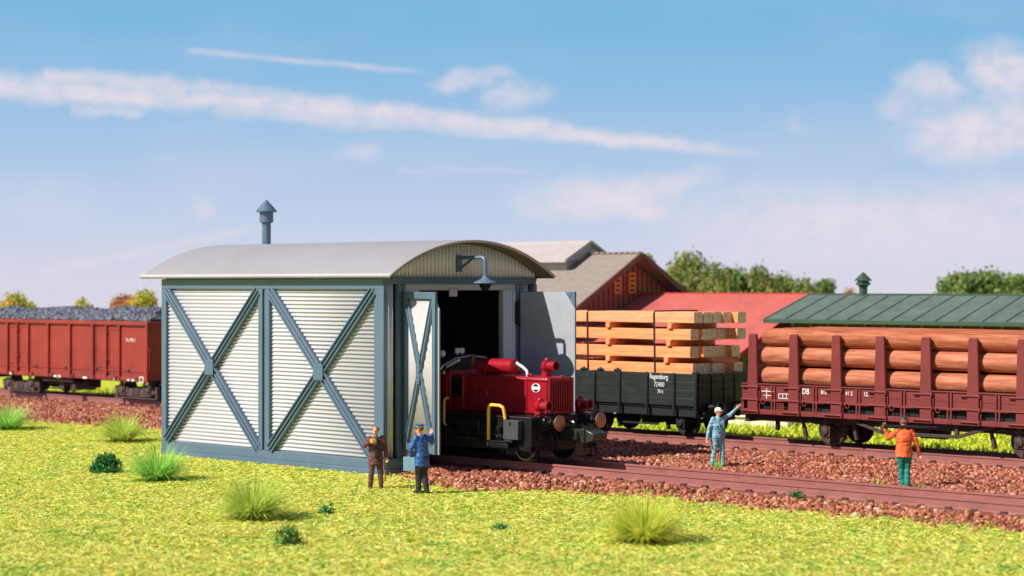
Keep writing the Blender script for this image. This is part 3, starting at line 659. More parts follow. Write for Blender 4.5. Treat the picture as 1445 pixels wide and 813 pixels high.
# ------------------------------------------------------------------ timber wagon
pu0, pu1, pz0, pz1, pv0, pv1 = -4.6, 1.81, 1.46, 2.52, 12.2, 14.98
pw = thing('timber_wagon', 'dark low sided wagon with white lettering loaded with sawn timber', 'freight wagon', (pu0 + pu1) / 2, 13.5875, ZR)
m = MB(); m.box(pu0, pu1, pv0 + .08, pv1 - .08, pz0 - .08, pz0 + .06); m.build('floor', DGREEN, pw, smooth=False)
for v_ in (pv0, pv1 - .08):
    m = MB()
    for i in range(4): m.box(pu0 + .01, pu1 - .01, v_ + .012, v_ + .072, pz0 + i * .265, pz0 + i * .265 + .258)
    m.build('side_board', DGREEN, pw, bevel=.01)
for u_ in (pu0 - .04, pu1 - .02):
    m = MB()
    for i in range(4): m.box(u_, u_ + .06, pv0 + .09, pv1 - .09, pz0 + i * .265, pz0 + i * .265 + .262)
    for q in (.75, 1.4, 2.0): m.box(u_ - .03, u_ + .09, pv0 + q - .05, pv0 + q + .05, pz0 - .1, pz1 + .03)
    m.build('end_board', DGREEN, pw, bevel=.01)
for u_ in (pu0 + .05, -3.5, -2.55, -1.45, -.27, .86, pu1 - .06):
    m = MB(); m.box(u_ - .05, u_ + .05, pv0 - .035, pv0 + .008, pz0 - .32, pz1 + .01); m.box(u_ - .035, u_ + .035, pv0 - .055, pv0 - .034, pz0 - .3, pz1 - .1); m.build('board_strap', DGREEN, pw, bevel=.006)
for u_ in (pu0 + .05, -3.05, -2.3, -1.55, pu1 - .06): m = MB(); m.ball((u_, pv0 + .02, pz1 + .04), .075, n=8); m.lathe((u_ - .14, pv0 + .02, pz1 + .03), (1, 0, 0), [(0, .04), (.28, .04)], 8); m.build('board_latch', DGREEN, pw)
lettering('Regensburg', .235, -.16, pv0 - .002, 2.31, WHITE, pw, xs=.70, bold=.002)
lettering('72400', .22, .02, pv0 - .002, 2.06, WHITE, pw, xs=.80, bold=.0)
lettering('Xrz', .18, .17, pv0, 1.85, WHITE, pw, xs=.9)
m = MB()
for v_ in (pv0 + .12, pv1 - .3): m.box(pu0 + .02, pu1 - .02, v_, v_ + .16, pz0 - .36, pz0 - .09)
for u_ in (pu0 + .02, pu1 - .18): m.box(u_, u_ + .16, pv0 + .05, pv1 - .05, pz0 - .38, pz0 - .085)
m.box(-1.0, -.4, 12.8, 14.3, .8, 1.2); m.box(-1.5, .0, 12.4, 12.5, .78, .84); m.lathe((-.2, 13.2, .95), (1, 0, 0), [(0, .02), (.02, .2), (.7, .2), (.72, .02)], 14)
m.box(pu1, pu1 + .35, 13.40, 13.78, .98, 1.18)
m.build('underframe', BLACKM, pw, bevel=.012)
for u_ in (-2.75, .95):
    wheelset(pw, u_, 13.5875, .48, BLACKM)
    for s_ in (-1, 1): spring_box(pw, u_, 13.5875 + s_ * 1.0, s_, pz0 - .36, .48, BLACKM)
for (u_, s_) in ((-1.98, 1), (.12, -1)): brake_shoe(pw, u_, 12.7, .85, BLACKM)
for s_ in (-.875, .875): buffer_(pw, pu1, 13.5875 + s_, 1.42, 1, ln=.6); buffer_(pw, pu0, 13.5875 + s_, 1.42, -1, ln=.6)

# timber stack: 4 layers of 5 beams, spacers between
LZ = [(2.46, 2.82), (3.02, 3.38), (3.59, 3.95), (4.14, 4.50)]
lay_n = ['bottom', 'second lowest', 'second highest', 'top']; ordn = ['frontmost', 'second from the front', 'middle', 'second from the back', 'rearmost']
random.seed(21)
for li, (za, zb) in enumerate(LZ):
    for k in range(5):
        va = 12.48 + k * .475; vb = va + .468; ue = 1.42 + (.0, -.05, .02, .10)[li] * 1 + random.uniform(-.16, .12) + (.25 if k == 4 else .0) + (.1 if li == 3 else 0); ub = -4.5 + random.uniform(-.1, .1)
        if k == 0: ue = (1.42, 1.30, 1.32, 1.46)[li]
        m = MB(); n_ = 14; rows = []
        zo = random.uniform(-.012, .012)
        for i in range(n_ + 1):
            u = ub + (ue - ub) * i / n_; w1 = .012 * noise.noise((u * .9, li * 3.1, k * 2.7)); w2 = .012 * noise.noise((u * .9, li * 5.1 + 9, k * 2.7))
            rows.append([(u, va + w1, za + w2 + zo), (u, vb + w1 - .004, za + w2 + zo), (u, vb + w1 - .004, zb + w2 + zo), (u, va + w1, zb + w2 + zo), (u, va + w1, za + w2 + zo)])
        m.grid(rows); m.cur = 1
        # rough sawn end: subdivided cap with relief
        rr = []
        for a_ in range(6): rr.append([(ue + (.03 * noise.noise((a_ * 1.3, b_ * 1.3, li * 7 + k)) if 0 < a_ < 5 and 0 < b_ < 5 else 0), va + (vb - va - .004) * a_ / 5 + w1, za + (zb - za) * b_ / 5 + w2 + zo) for b_ in range(6)])
        m.grid(rr); m.grid([[(ub, va, za), (ub, vb, za)], [(ub, va, zb), (ub, vb, zb)]])
        o = m.build('timber_beam', [PLANK, PLANKEND], org=(-1.5, va, za), smooth=False, recalc=False)
        bmx = bmesh.new(); bmx.from_mesh(o.data); bmesh.ops.remove_doubles(bmx, verts=bmx.verts[:], dist=.0005); bmesh.ops.recalc_face_normals(bmx, faces=bmx.faces[:]); bmx.to_mesh(o.data); bmx.free()
        b_ = o.modifiers.new('bevel', 'BEVEL'); b_.width = .022; b_.segments = 2; b_.limit_method = 'ANGLE'; b_.angle_limit = R(50)
        tag(o, '%s orange timber beam in the %s layer of the wagon stack' % (ordn[k], lay_n[li]), 'timber beam', 'sawn timber stacked on the dark wagon')
    if li < 3:
        for q, (uq, nm) in enumerate(((-2.15, 'left'), ((.35, .45, .50)[li], 'right'))):
            zt = LZ[li + 1][0]; m = MB(); m.box(uq - .09, uq + .09, 12.40, 14.86, zb + .005, zt - .005)
            o = m.build('timber_spacer', PLANK, org=(uq, 12.4, zb), bevel=.02); tag(o, 'small %s crosswise spacer on the %s layer of the timber stack' % (nm, lay_n[li]), 'timber spacer', 'spacers between the timber layers')
for (uq, nm) in ((-.19, 'over the lettered board'), (-3.1, 'near the open shed door')):
    m = MB(); m.tube([(uq + .04, 12.455, 2.40), (uq, 12.45, 4.44), (uq + .01, 12.48, 4.53), (uq, 13.6, 4.535), (uq - .02, 14.84, 4.53), (uq - .02, 14.88, 4.44), (uq - .02, 14.88, 2.5)], .026, 6)
    o = m.build('steel_strap', STEELD, org=(uq, 12.45, 2.4)); tag(o, 'thin dark strap around the timber stack %s' % nm, 'strap', 'straps around the timber stack')

# ------------------------------------------------------------------ log wagon
lu0, lu1, lv0, lv1 = 3.63, 17.6, 12.1, 15.07
lw = thing('log_wagon', 'oxide red stake wagon loaded with long brown logs', 'freight wagon', (lu0 + lu1) / 2, 13.5875, ZR)
for v_ in (lv0, lv1 - .10):
    o_ = -1 if v_ == lv0 else 1; f0 = v_ if o_ < 0 else v_ + .1   # outer plane
    def bx(m, a_, b_, c0, c1, z0, z1): y = sorted((f0 - o_ * c0, f0 - o_ * c1)); m.box(a_, b_, y[0], y[1], z0, z1)
    m = MB(); bx(m, lu0, lu1, .04, .09, 1.80, 2.27); bx(m, lu0, lu1, 0, .10, 2.27, 2.31)
    bx(m, lu0, lu1, .025, .045, 2.02, 2.035)
    m.build('side_board', OXIDE, lw, bevel=.008)
    m = MB(); bx(m, lu0, lu1, .0, .10, 1.345, 1.50); bx(m, lu0, lu1, -.01, .10, 1.76, 1.83); bx(m, lu0, lu0 + .1, .0, .1, 1.50, 1.76)
    for i in range(9): bx(m, 4.07 + i * 1.553 - .30, 4.07 + i * 1.553 + .36, .02, .10, 1.50, 1.76) if 0 else None
    m.build('side_rail', OXIDE, lw, bevel=.008)
for i in range(9):
    us_k = 4.07 + 1.553 * i
    for v_, o_ in ((lv0, -1), (lv1, 1)):
        m = MB(); y0, y1 = sorted((v_ + o_ * .02, v_ - o_ * .10)); 
        m.prism([(us_k - .20, 1.40), (us_k + .20, 1.40), (us_k + .19, 2.3), (us_k + .145, 3.83), (us_k + .10, 3.87), (us_k - .10, 3.87), (us_k - .145, 3.83), (us_k - .19, 2.3)], 'v', y0, y1)
        m.build('stake', OXIDE, lw, bevel=.018)
    m = MB()
    for zq in (2.20, 1.80, 1.44):
        m.lathe((us_k - .42, lv0 - .035, zq), (1, 0, 0), [(0, .028), (.66, .028)], 8); m.box(us_k + .20, us_k + .25, lv0 - .07, lv0, zq - .06, zq + .06)
    m.box(us_k + .24, us_k + .27, lv0 - .012, lv0 + .03, 1.5, 2.24)
    m.build('stake_fitting', OXIDE, lw, bevel=.006)
    ud = us_k + .785; m = MB()
    for k in (-.055, .055): m.box(ud + k - .025, ud + k + .025, lv0 - .012, lv0 + .03, 1.36, 2.26)
    m.build('door_post', OXIDE, lw, bevel=.006)
    if i % 2 == 0 or i in (1, 3):
        ur = us_k + .42; m = MB(); m.tube([(ur + .07 * math.cos(t), lv0 - .03, 1.74 + .07 * math.sin(t)) for t in np.linspace(0, 6.28, 13)], .018, 6); m.build('lashing_ring', OXIDE, lw)
m = MB()
for i in range(9): m.box(4.07 + i * 1.553 + .30, 4.07 + i * 1.553 + .70, lv0 + .035, lv0 + .039, 2.02, 2.03)
m.build('board_joint', BLACKM, lw, smooth=False)
m = MB(); m.box(lu0 + .12, lu1 - .12, lv0 + .16, lv0 + .20, 1.36, 1.86); m.build('opening_shade_backing', BLACKM, lw, smooth=False)  # black backing sheet painting the shade in the side openings
m = MB(); m.box(lu0, lu0 + .1, lv0 + .11, lv1 - .11, 1.4, 2.3); m.box(lu1 - .1, lu1, lv0 + .11, lv1 - .11, 1.4, 2.3); m.build('end_board', OXIDE, lw, bevel=.01)
m = MB(); m.box(lu0 + .11, lu1 - .11, lv0 + .22, lv1 - .22, 1.86, 1.94); m.build('floor', OXIDE, lw, smooth=False)
m = MB()
for q in range(4):
    for k in range(3): m.box(4.98 + k * .10, 5.06 + k * .10, lv0 - .006, lv0 - .002, 1.50 + q * .06, 1.54 + q * .06)
m.build('tally_plate', OXIDE, lw, smooth=False)
W_ = WHITE
lettering('DB', .24, 5.93, lv0 + .02, 2.04, W_, lw, bold=.003); lettering('810', .17, 6.62, lv0 + .02, 2.06, W_, lw, bold=.002)
lettering('41 2', .17, 7.50, lv0 + .02, 2.06, W_, lw, bold=.002); lettering('12.', .17, 8.15, lv0 + .02, 2.06, W_, lw, bold=.002)
m = MB(); vq = (lv0 + .032, lv0 + .036)
for (a_, b_, c_, d_) in ((4.40, 4.86, 2.06, 2.085), (4.58, 4.605, 1.84, 2.16), (4.48, 4.78, 1.93, 1.95), (4.86, 4.885, 2.085, 2.18)): m.box(a_, b_, vq[0] - .008, vq[1] - .008, c_, d_)
m.build('marking', WHITE, lw, smooth=False)
m = MB()
for (a_, b_, c_, d_) in ((5.04, 5.5, 2.0, 2.02), (5.04, 5.5, 1.86, 1.88), (5.04, 5.06, 1.88, 2.0), (5.19, 5.21, 1.88, 2.0), (5.33, 5.35, 1.88, 2.0), (5.48, 5.5, 1.88, 2.0)): m.box(a_, b_, lv0 - .006 + .03, lv0 - .002 + .03, c_, d_)
m.build('marking', WHITE, lw, smooth=False)
m = MB()
for v_ in (12.55, 14.4): m.box(lu0 + .05, lu1 - .05, v_, v_ + .18, 1.12, 1.40)
m.box(lu0, lu0 + .18, 12.3, 14.9, 1.08, 1.39); m.box(lu1 - .18, lu1, 12.3, 14.9, 1.08, 1.39)
m.box(9.0, 9.9, 13.0, 14.0, .85, 1.15); m.lathe((9.3, 13.5, 1.0), (1, 0, 0), [(0, .02), (.02, .22), (.9, .22), (.92, .02)], 14)
m.build('underframe', RUNGEAR, lw, bevel=.012)
m = MB()
for v_ in (12.30, 14.87):
    p = [(7.4, v_, 1.36), (8.7, v_, .98), (11.2, v_, .98), (12.5, v_, 1.36)]
    for a_, b_ in zip(p, p[1:]): m.bar(a_, b_, .10, .10)
    for u_ in (8.7, 11.2): m.box(u_ - .06, u_ + .06, v_ - .05, v_ + .05, .98, 1.36)
m.build('truss_rod', RUNGEAR, lw, bevel=.01)
for u_ in (6.59, 13.15):
    wheelset(lw, u_, 13.5875, .50)
    for s_ in (-1, 1): spring_box(lw, u_, 13.5875 + s_ * 1.02, s_, 1.14, .50)
for (u_, s_) in ((5.65, 1), (12.15, 1), (7.5, 1)): brake_shoe(lw, u_, 12.55, .90)
m = MB(); m.lathe((4.75, 12.5, 1.2), (0, 0, -1), [(0, .07), (.32, .08), (.36, .05)], 12); m.build('step_iron', BLACKM, lw)
for s_ in (-.875, .875): buffer_(lw, lu0, 13.5875 + s_, 1.42, -1, ln=.6)
# logs
random.seed(5)
LR = .292
names_r = ['bottom', 'middle', 'top']; names_c = ['front', 'second', 'third', 'rear']
def log(u0, u1, v, z, r, label):
    m = MB(); n_ = 40; k_ = 20; rows = []
    sd = random.uniform(0, 50)
    for i in range(n_ + 1):
        t = i / n_; u = u0 + (u1 - u0) * t; rr = r * (1.02 - .05 * t) ; row = []
        e = 1 - .10 * (1 if i in (0, n_) else 0)
        for j in range(k_ + 1):
            a_ = 2 * math.pi * (j % k_) / k_; q = rr * e * (1 + .035 * noise.noise((u * .5, math.cos(a_) * .8 + sd, math.sin(a_) * .8)))
            row.append((u, v + q * math.cos(a_) + .02 * noise.noise((u * .25, sd, 1)), z + q * math.sin(a_) + .012 * noise.noise((u * .25, sd, 5))))
        rows.append(row)
    m.grid(rows); m.cur = 1
    for rw in (rows[0], rows[-1]): m.add(rw[:-1], [tuple(range(k_))])
    o = m.build('log', [LOGM, LOGEND], org=((u0 + u1) / 2, v, z)); tag(o, label, 'log', 'logs stacked on the oxide red stake wagon')
for c_ in range(4):
    for r_ in range(3):
        z = 2.30 + LR + r_ * .575; v = 12.56 + c_ * .635; 
        log((3.93, 4.02, 4.28)[r_] + (random.uniform(-.1, .25) if c_ else 0), 17.1 + random.uniform(-.3, .3), v, z - (.06 if r_ == 0 else 0), LR + random.uniform(-.012, .006), '%s brown log in the %s column of the wagon load counted from the camera side' % (names_r[r_], names_c[c_]))
log(4.9, 16.8, 14.15, 3.83, .24, 'brown log lying highest on the back of the wagon load')

# ------------------------------------------------------------------ locomotive
vc = 3.235
lo_ = thing('shunting_locomotive', 'small dark red shunting locomotive with black frame rolling out of the shed', 'locomotive', .8, vc, ZR)
hv0, hv1, hu0, hu1, hz0, hz1 = 2.70, 3.77, .75, 3.86, 1.74, 2.80
m = MB(); m.box(hu0, hu1, hv0, hv1, hz0, hz1); hood = m.build('hood', RED, lo_, bevel=.06)
m = MB()
for (a_, b_) in ((1.0, 1.95), (2.05, 2.95)):
    for (x0, x1, z0, z1) in ((a_, b_, 2.58, 2.62), (a_, b_, 1.88, 1.92), (a_, a_ + .04, 1.92, 2.58), (b_ - .04, b_, 1.92, 2.58)):
        for y in (hv0 - .018, hv1): m.box(x0, x1, y, y + .018, z0, z1)
m.box(hu0, hu1 - .02, hv0 - .03, hv0 + .02, 2.70, 2.74); m.box(hu0, 3.06, hv0 - .02, hv0, 1.76, 1.82)
m.box(3.06, 3.09, hv0 - .022, hv0, 1.8, 2.7); m.box(hu1 - .06, hu1 - .03, hv0 - .02, hv0, 1.8, 2.7)
m.build('hood_panel', RED, hood, bevel=.006)
m = MB()
for i in range(8):
    for u_ in (3.13, 3.72): m.ball((u_, hv0 - .004, 1.86 + i * .115), .017, n=6)
for i in range(9): m.ball((3.1 + i * .08, hv0 - .004, 2.76), .017, n=6)
m.build('rivets', RED, hood)
m = MB(); nx = 9
m.box(hu1, hu1 + .05, hv0 + .02, hv1 - .02, 2.68, 2.78); m.box(hu1, hu1 + .05, hv0 + .02, hv1 - .02, 1.76, 1.86); m.box(hu1, hu1 + .05, hv0 + .02, hv0 + .08, 1.86, 2.68); m.box(hu1, hu1 + .05, hv1 - .08, hv1 - .02, 1.86, 2.68)
for i in range(nx): v_ = hv0 + .13 + i * (hv1 - hv0 - .26) / (nx - 1); m.box(hu1, hu1 + .06, v_ - .022, v_ + .022, 1.86, 2.68)
m.build('radiator', RED, hood, bevel=.006)
m = MB(); m.box(hu1 + .001, hu1 + .012, hv0 + .08, hv1 - .08, 1.86, 2.68); m.build('radiator_core', REDD, hood, smooth=False)
m = MB(); m.lathe((3.43, hv0 - .012, 2.50), (0, -1, 0), [(0, .145), (.012, .145), (.014, .13), (.014, .01)], 28); pl = m.build('badge', WHITE, hood)
for q in pl.data.vertices: q.co.x = (q.co.x - (3.43 - .8)) * 1.12 + (3.43 - .8); q.co.z = (q.co.z - (2.5 - ZR)) * .88 + 2.5 - ZR
m = MB(); m.lathe((3.43, hv0 - .027, 2.50), (0, -1, 0), [(0, .112), (.004, .112), (.004, .01)], 24); pb = m.build('badge_field', BLACKM, pl)
m = MB(); m.box(3.31, 3.55, hv0 - .038, hv0 - .033, 2.455, 2.535); m.build('badge_band', WHITE, pl, smooth=False)
lettering('z', .20, 1.48, hv0, 2.24, YELLOW, lo_, xs=.5)
# tank + brackets
m = MB(); m.lathe((.98, 2.98, 3.05), (1, 0, 0), [(0, .03), (.03, .16), (.08, .225), (1.36, .225), (1.41, .16), (1.44, .03)], 26); tank = m.build('air_tank', RED, lo_)
m = MB()
for u_ in (1.35, 2.05): m.lathe((u_, 2.98, 3.05), (1, 0, 0), [(0, .232), (.035, .232)], 26); m.bar((u_ + .02, 2.77, 3.0), (u_ + .02, 2.74, 2.8), .035, .03)
m.tube([(1.0, 2.85, 3.05), (.86, 2.82, 3.06), (.80, 2.8, 2.95), (.80, 2.78, 2.7), (.72, 2.74, 2.4), (.72, 2.73, 2.0)], .030, 8); m.tube([(.78, 2.86, 2.7), (.78, 2.86, 3.38)], .05, 10)
m.build('tank_bracket', RED, tank)
m = MB(); m.tube([(.08, 2.36, 2.80), (.12, 2.36, 2.95), (.24, 2.38, 3.04), (.66, 2.42, 3.22)], .042, 8); m.build('handrail', WHITE, lo_)
m = MB(); m.tube([(2.35, 3.0, 3.18), (2.62, 3.0, 3.06), (2.80, 2.98, 2.96), (2.86, 2.97, 2.8)], .042, 8); m.build('handrail', WHITE, lo_)
# cab
m = MB(); m.box(-2.3, .28, 2.42, 4.05, 1.74, 2.9); 
m.box(.28, .74, 2.5, 3.97, 1.74, 2.80); cab = m.build('cab', REDD, lo_, bevel=.03)
m = MB(); m.prism([(2.0, 2.9), (4.47, 2.9), (4.3, 3.06), (3.8, 3.24), (3.235, 3.30), (2.67, 3.24), (2.17, 3.06)], 'u', -2.3, .22); m.build('cab_front', BLACK, cab, smooth=False)
m = MB(); m.box(.30, .70, 2.47, 2.50, 2.15, 2.72); m.build('cab_window', mat('dark_glass', (.015, .02, .025), .12), cab)
m = MB(); m.prism([(1.9, 2.92), (2.1, 3.10), (2.62, 3.29), (3.235, 3.36), (3.85, 3.29), (4.37, 3.10), (4.57, 2.92), (4.55, 2.86), (4.3, 3.02), (3.8, 3.22), (3.235, 3.28), (2.67, 3.22), (2.17, 3.02), (1.92, 2.86)], 'u', -2.4, .30); m.build('cab_roof', BLACKM, cab, bevel=.01)
m = MB()
rp = [(2.0, 2.97), (2.1, 3.07), (2.62, 3.27), (3.235, 3.335), (3.85, 3.27), (4.37, 3.07)]
for (p, q) in zip(rp, rp[1:]):
    for i in range(8): t = i / 8; m.ball((.31, p[0] + (q[0] - p[0]) * t, p[1] + (q[1] - p[1]) * t - .02), .024, n=6)
m.build('roof_rivets', WHITE, cab)
for (v_, z_) in ((2.35, 3.38), (2.95, 3.44), (3.15, 3.44)):
    m = MB(); m.lathe((.05, v_, z_ - .1), (0, 0, 1), [(0, .03), (.04, .03), (.05, .08), (.16, .085), (.20, .05), (.21, .01)], 14); m.build('horn', WHITE, cab)
# frame
m = MB(); m.box(-2.5, 3.98, 1.82, 1.90, .78, 1.66); m.box(-2.5, 3.98, 4.57, 4.65, .78, 1.66); m.box(-2.55, 4.02, 1.80, 4.67, 1.66, 1.735)
m.box(3.98, 4.06, 1.80, 4.67, .92, 1.733); m.box(-2.6, -2.5, 1.8, 4.67, .92, 1.73)
m.box(3.0, 3.95, 2.0, 4.5, .75, .95)
fr = m.build('frame', BLACK, lo_, bevel=.015)
m = MB()
for i in range(7):
    for z_ in (1.02, 1.6): m.ball((4.065, 1.95 + i * .42, z_), .026, n=6)
for (a_, b_) in ((1.95, 1.25), (2.05, 1.33), (2.15, 1.25), (2.05, 1.1), (1.95, 1.4), (4.5, 1.25), (3.0, 1.5), (3.2, 1.5), (3.4, 1.5), (2.9, 1.35), (3.5, 1.35)): m.ball((4.065, a_, b_), .03, n=6)
for i in range(6): m.ball((3.9, 1.815, .9 + i * .14), .022, n=6)
for i in range(10): m.box(-.6 + i * .09, -.55 + i * .09, 1.80, 1.818, 1.2, 1.5)
m.build('frame_rivets', BLACK, fr)
m = MB(); m.box(3.16, 3.72, 1.62, 1.82, 1.10, 1.64); m.build('tool_box', mat('worn_black', (.05, .05, .052), .6, var=.3), fr, bevel=.015)
m = MB(); m.tube([(3.42 + .0, 1.615, 1.6), (3.42, 1.60, 1.5)], .02, 6); m.build('box_latch', BLACK, fr)
m = MB(); m.box(1.2, 2.0, 1.80, 1.818, 1.42, 1.55)
m.build('side_grille', BLACKM, fr)
m = MB(); m.box(2.55, 3.4, 1.55, 1.85, .86, .98); m.box(2.6, 3.35, 1.55, 1.62, .98, 1.06); m.lathe((2.62, 1.62, .92), (0, -1, 0), [(0, .09), (.1, .09), (.12, .05)], 12); m.lathe((3.25, 1.6, 1.05), (1, 0, 0), [(0, .06), (.3, .06)], 10)
for i in range(3): m.ball((2.85 + i * .12, 1.72, 1.14), .05, (1, 1, 1.3), 8)
m.build('step', BLACK, fr, bevel=.012)
m = MB(); m.tube([(2.60, 1.62, .98), (2.60, 1.62, 1.90), (2.62, 1.62, 1.99), (2.70, 1.62, 2.04), (3.02, 1.64, 2.03), (3.12, 1.66, 1.98), (3.14, 1.68, 1.88), (3.15, 1.72, 1.66)], .048, 10); m.build('grab_rail', YELLOW, fr)
m = MB(); m.tube([(.74, 1.88, 2.15), (.74, 1.76, 2.13), (.74, 1.72, 2.05), (.74, 1.72, 1.48), (.74, 1.76, 1.38), (.74, 1.88, 1.36)], .036, 8); m.build('grab_rail', YELLOW, cab)
m = MB(); m.box(.04, .20, 2.37, 2.415, 1.74, 2.88)
for i in range(9): m.ball((.12, 2.365, 1.85 + i * .12), .02, n=6)
m.build('door_pillar', RED, cab, bevel=.01)
YR = mat('yellow_green_rim', (.40, .36, .08), .5, var=.15)
for u_ in (-1.3, 3.30 - .02):
    for s_ in (-1, 1):
        w_ = wheel_mb(u_, vc + s_ * .70, s_, .44).build('wheel', BLACK, lo_)
        m = MB(); m.lathe((u_, vc + s_ * .835, ZR + .44), (0, s_, 0), [(0, .36), (.0, .40), (.012, .40), (.012, .36)], 28); m.build('tyre_ring', YR, w_); m = MB(); m.lathe((u_, vc + s_ * .85, ZR + .44), (0, s_, 0), [(0, .1), (0, .355), (.004, .355), (.004, .1), (.06, .09)], 28); m.build('wheel_disc', BLACKM, w_)
for v_ in (2.36, 4.11): buffer_(lo_, 4.05, v_, 1.58, 1, (BLACK, BRASS), ln=.58, r=.22)
def headlamp(u, v, z, stand):
    m = MB(); m.lathe((u, v, z), (1, 0, 0), [(-.10, .06), (-.08, .16), (.0, .19), (.06, .19), (.10, .13), (.30, .13), (.31, .15), (.36, .15), (.36, .105), (.20, .10), (.20, .02)], 20)
    m.prism([(v - .11, stand), (v + .11, stand), (v + .10, z), (v - .10, z)], 'u', u - .10, u + .08); m.ball((u, v, z + .17), .07, n=8)
    h = m.build('headlamp', RED, lo_); m = MB(); m.lathe((u + .205, v, z), (1, 0, 0), [(0, .1), (.02, .098), (.03, .01)], 16); m.build('lens', LENS, h)
headlamp(3.98, 2.24, 2.04, 1.74); headlamp(3.70, 4.28, 1.99, 1.74); headlamp(3.33, 3.25, 3.10, 2.78)
m = MB(); m.ball((2.95, 2.9, 2.84), .05, n=8); m.ball((3.05, 2.9, 2.84), .05, n=8); m.lathe((3.75, 3.4, 2.78), (0, 0, 1), [(0, .08), (.05, .07), (.06, .03)], 12); m.build('filler_cap', RED, hood)
m = MB()
for (a_, b_) in ((.9, 1.25), (1.6, 1.3)):
    m.box(a_ - .18, a_ + .18, 1.72, 1.82, b_ - .16, b_ + .12); m.lathe((a_, 1.72, b_ - .02), (0, -1, 0), [(0, .10), (.05, .09), (.06, .02)], 12)
m.tube([(2.1, 1.76, 1.60), (2.1, 1.74, 1.30), (2.2, 1.74, 1.22), (3.1, 1.74, 1.20)], .025, 8); m.tube([(.3, 1.76, 1.08), (2.5, 1.76, 1.06)], .03, 8)
m.lathe((2.9, 1.74, 1.38), (0, -1, 0), [(0, .09), (.06, .085), (.07, .02)], 14); m.lathe((2.35, 1.76, 1.45), (0, -1, 0), [(0, .07), (.06, .06), (.07, .02)], 12)
GLB = mat('gloss_black', (.012, .012, .014), .16, var=.2)
m.build('side_piping', GLB, fr)
m = MB()
for v_ in (2.36, 4.11): m.box(4.06, 4.10, v_ - .27, v_ + .27, 1.34, 1.72); m.lathe((4.08, v_, 1.58), (1, 0, 0), [(0, .19), (.10, .17), (.11, .12), (.22, .12)], 16)
m.tube([(4.07, 1.9, 1.70), (4.16, 1.9, 1.80), (4.16, 2.6, 1.82), (4.07, 2.6, 1.74)], .022, 8); m.tube([(4.07, 3.85, 1.70), (4.16, 3.85, 1.82), (4.16, 4.55, 1.82), (4.07, 4.55, 1.74)], .022, 8)
m.box(4.06, 4.16, 3.05, 3.45, 1.42, 1.70); m.tube([(4.16, 3.25, 1.56), (4.34, 3.25, 1.56), (4.40, 3.25, 1.50), (4.36, 3.25, 1.42)], .04, 8)
for (a_, b_, c_) in ((2.75, 1.62, .04), (2.9, 1.5, .05), (3.65, 1.6, .045), (3.8, 1.45, .04), (2.6, 1.2, .05), (3.9, 1.2, .045), (2.1, 1.15, .04), (4.4, 1.2, .04)): m.lathe((4.06, a_, b_), (1, 0, 0), [(0, c_ * 1.4), (.04, c_ * 1.3), (.05, c_ * .6), (.10, c_ * .6), (.11, .01)], 10)
m.build('front_fitting', GLB, fr, bevel=.006)
for v_ in (1.95, 4.52):
    m = MB(); m.box(3.85, 4.02, v_ - .12, v_ + .12, .50, .56); m.box(3.98, 4.01, v_ - .12, v_ - .09, .5, .95); m.box(3.98, 4.01, v_ + .09, v_ + .12, .5, .95); m.build('shunter_step', BLACK, fr)
CPL = mat('coupling_black', (.022, .026, .022), .28, var=.3)
m = MB(); m.prism([(4.06, 1.05), (4.7, 1.02), (5.05, 1.02), (5.30, 1.08), (5.34, 1.28), (5.0, 1.40), (4.5, 1.38), (4.06, 1.38)], 'v', 2.95, 3.55); m.box(4.98, 5.03, 2.90, 3.60, 1.0, 1.43); m.box(4.5, 4.56, 3.1, 3.4, .62, 1.02)
m.build('coupling', CPL, lo_, bevel=.02)
m = MB()
for v_ in (2.5, 2.7): m.tube([(4.08, v_, 1.35), (4.2, v_, 1.2), (4.22, v_, .95), (4.12, v_, .8)], .03, 8)
m.build('brake_hose', BLACK, lo_)

# ------------------------------------------------------------------ background buildings
# long green roofed store
gs = thing('storage_shed', 'long low store with green felt roof and roof ventilator behind the log wagon', 'storage shed', 6, 29.5)
g0, g1 = -6.05, 26; GV = 26.8
m = MB(); eL = (g0, GV, 4.02); 
def ghi(u, v): return 4.02 + (5.02 - 4.02) * (v - GV) / 3.2 if v <= GV + 3.2 else 5.02 - (v - GV - 3.2) * .3125
m.prism([(GV, 4.0), (GV + 3.2, 5.0), (GV + 6.4, 4.0), (GV + 6.4, 3.90), (GV + 3.2, 4.90), (GV, 3.90)], 'u', g0, g1); rf = m.build('roof', GREENR, gs, smooth=False)
m = MB()
m.box(g0, g1, GV - .06, GV + .02, 3.86, 4.03); m.build('eave_trim', GREENT, rf, bevel=.02)
m = MB(); u_ = g0 + .04
while u_ < g1:
    m.bar((u_ + random.uniform(-.02, .02), GV - .02, 4.015), (u_, GV + 3.2, 5.015), .05, .035); u_ += .98
m.build('batten', GREENR, rf)
m = MB(); m.box(g0, g1, GV + 3.14, GV + 3.26, 4.99, 5.05); m.build('ridge_cap', GREENT, rf, bevel=.02)
m = MB(); m.lathe((-3.38, GV + 3.2, 4.9), (0, 0, 1), [(0, .17), (.42, .17), (.45, .22), (.48, .22), (.50, .30), (.60, .30), (.60, .24), (.66, .24)], 8); m.lathe((-3.38, GV + 3.2, 5.56), (0, 0, 1), [(0, .36), (.03, .36), (.36, .02)], 8); m.build('ventilator', GREENT, rf)
m = MB(); m.box(-5.2, g1, GV + .7, GV + .8, .45, 3.95); m.box(-5.2, -5.1, GV + .81, GV + 5.7, .45, 4.1); m.build('wall', SHEDW, gs, smooth=False)
m = MB(); u_ = -5.1
while u_ < g1: m.box(u_, u_ + .11, GV + .60, GV + .70, .45, 3.95); u_ += .85
m.build('wall_batten', BARNW, gs)
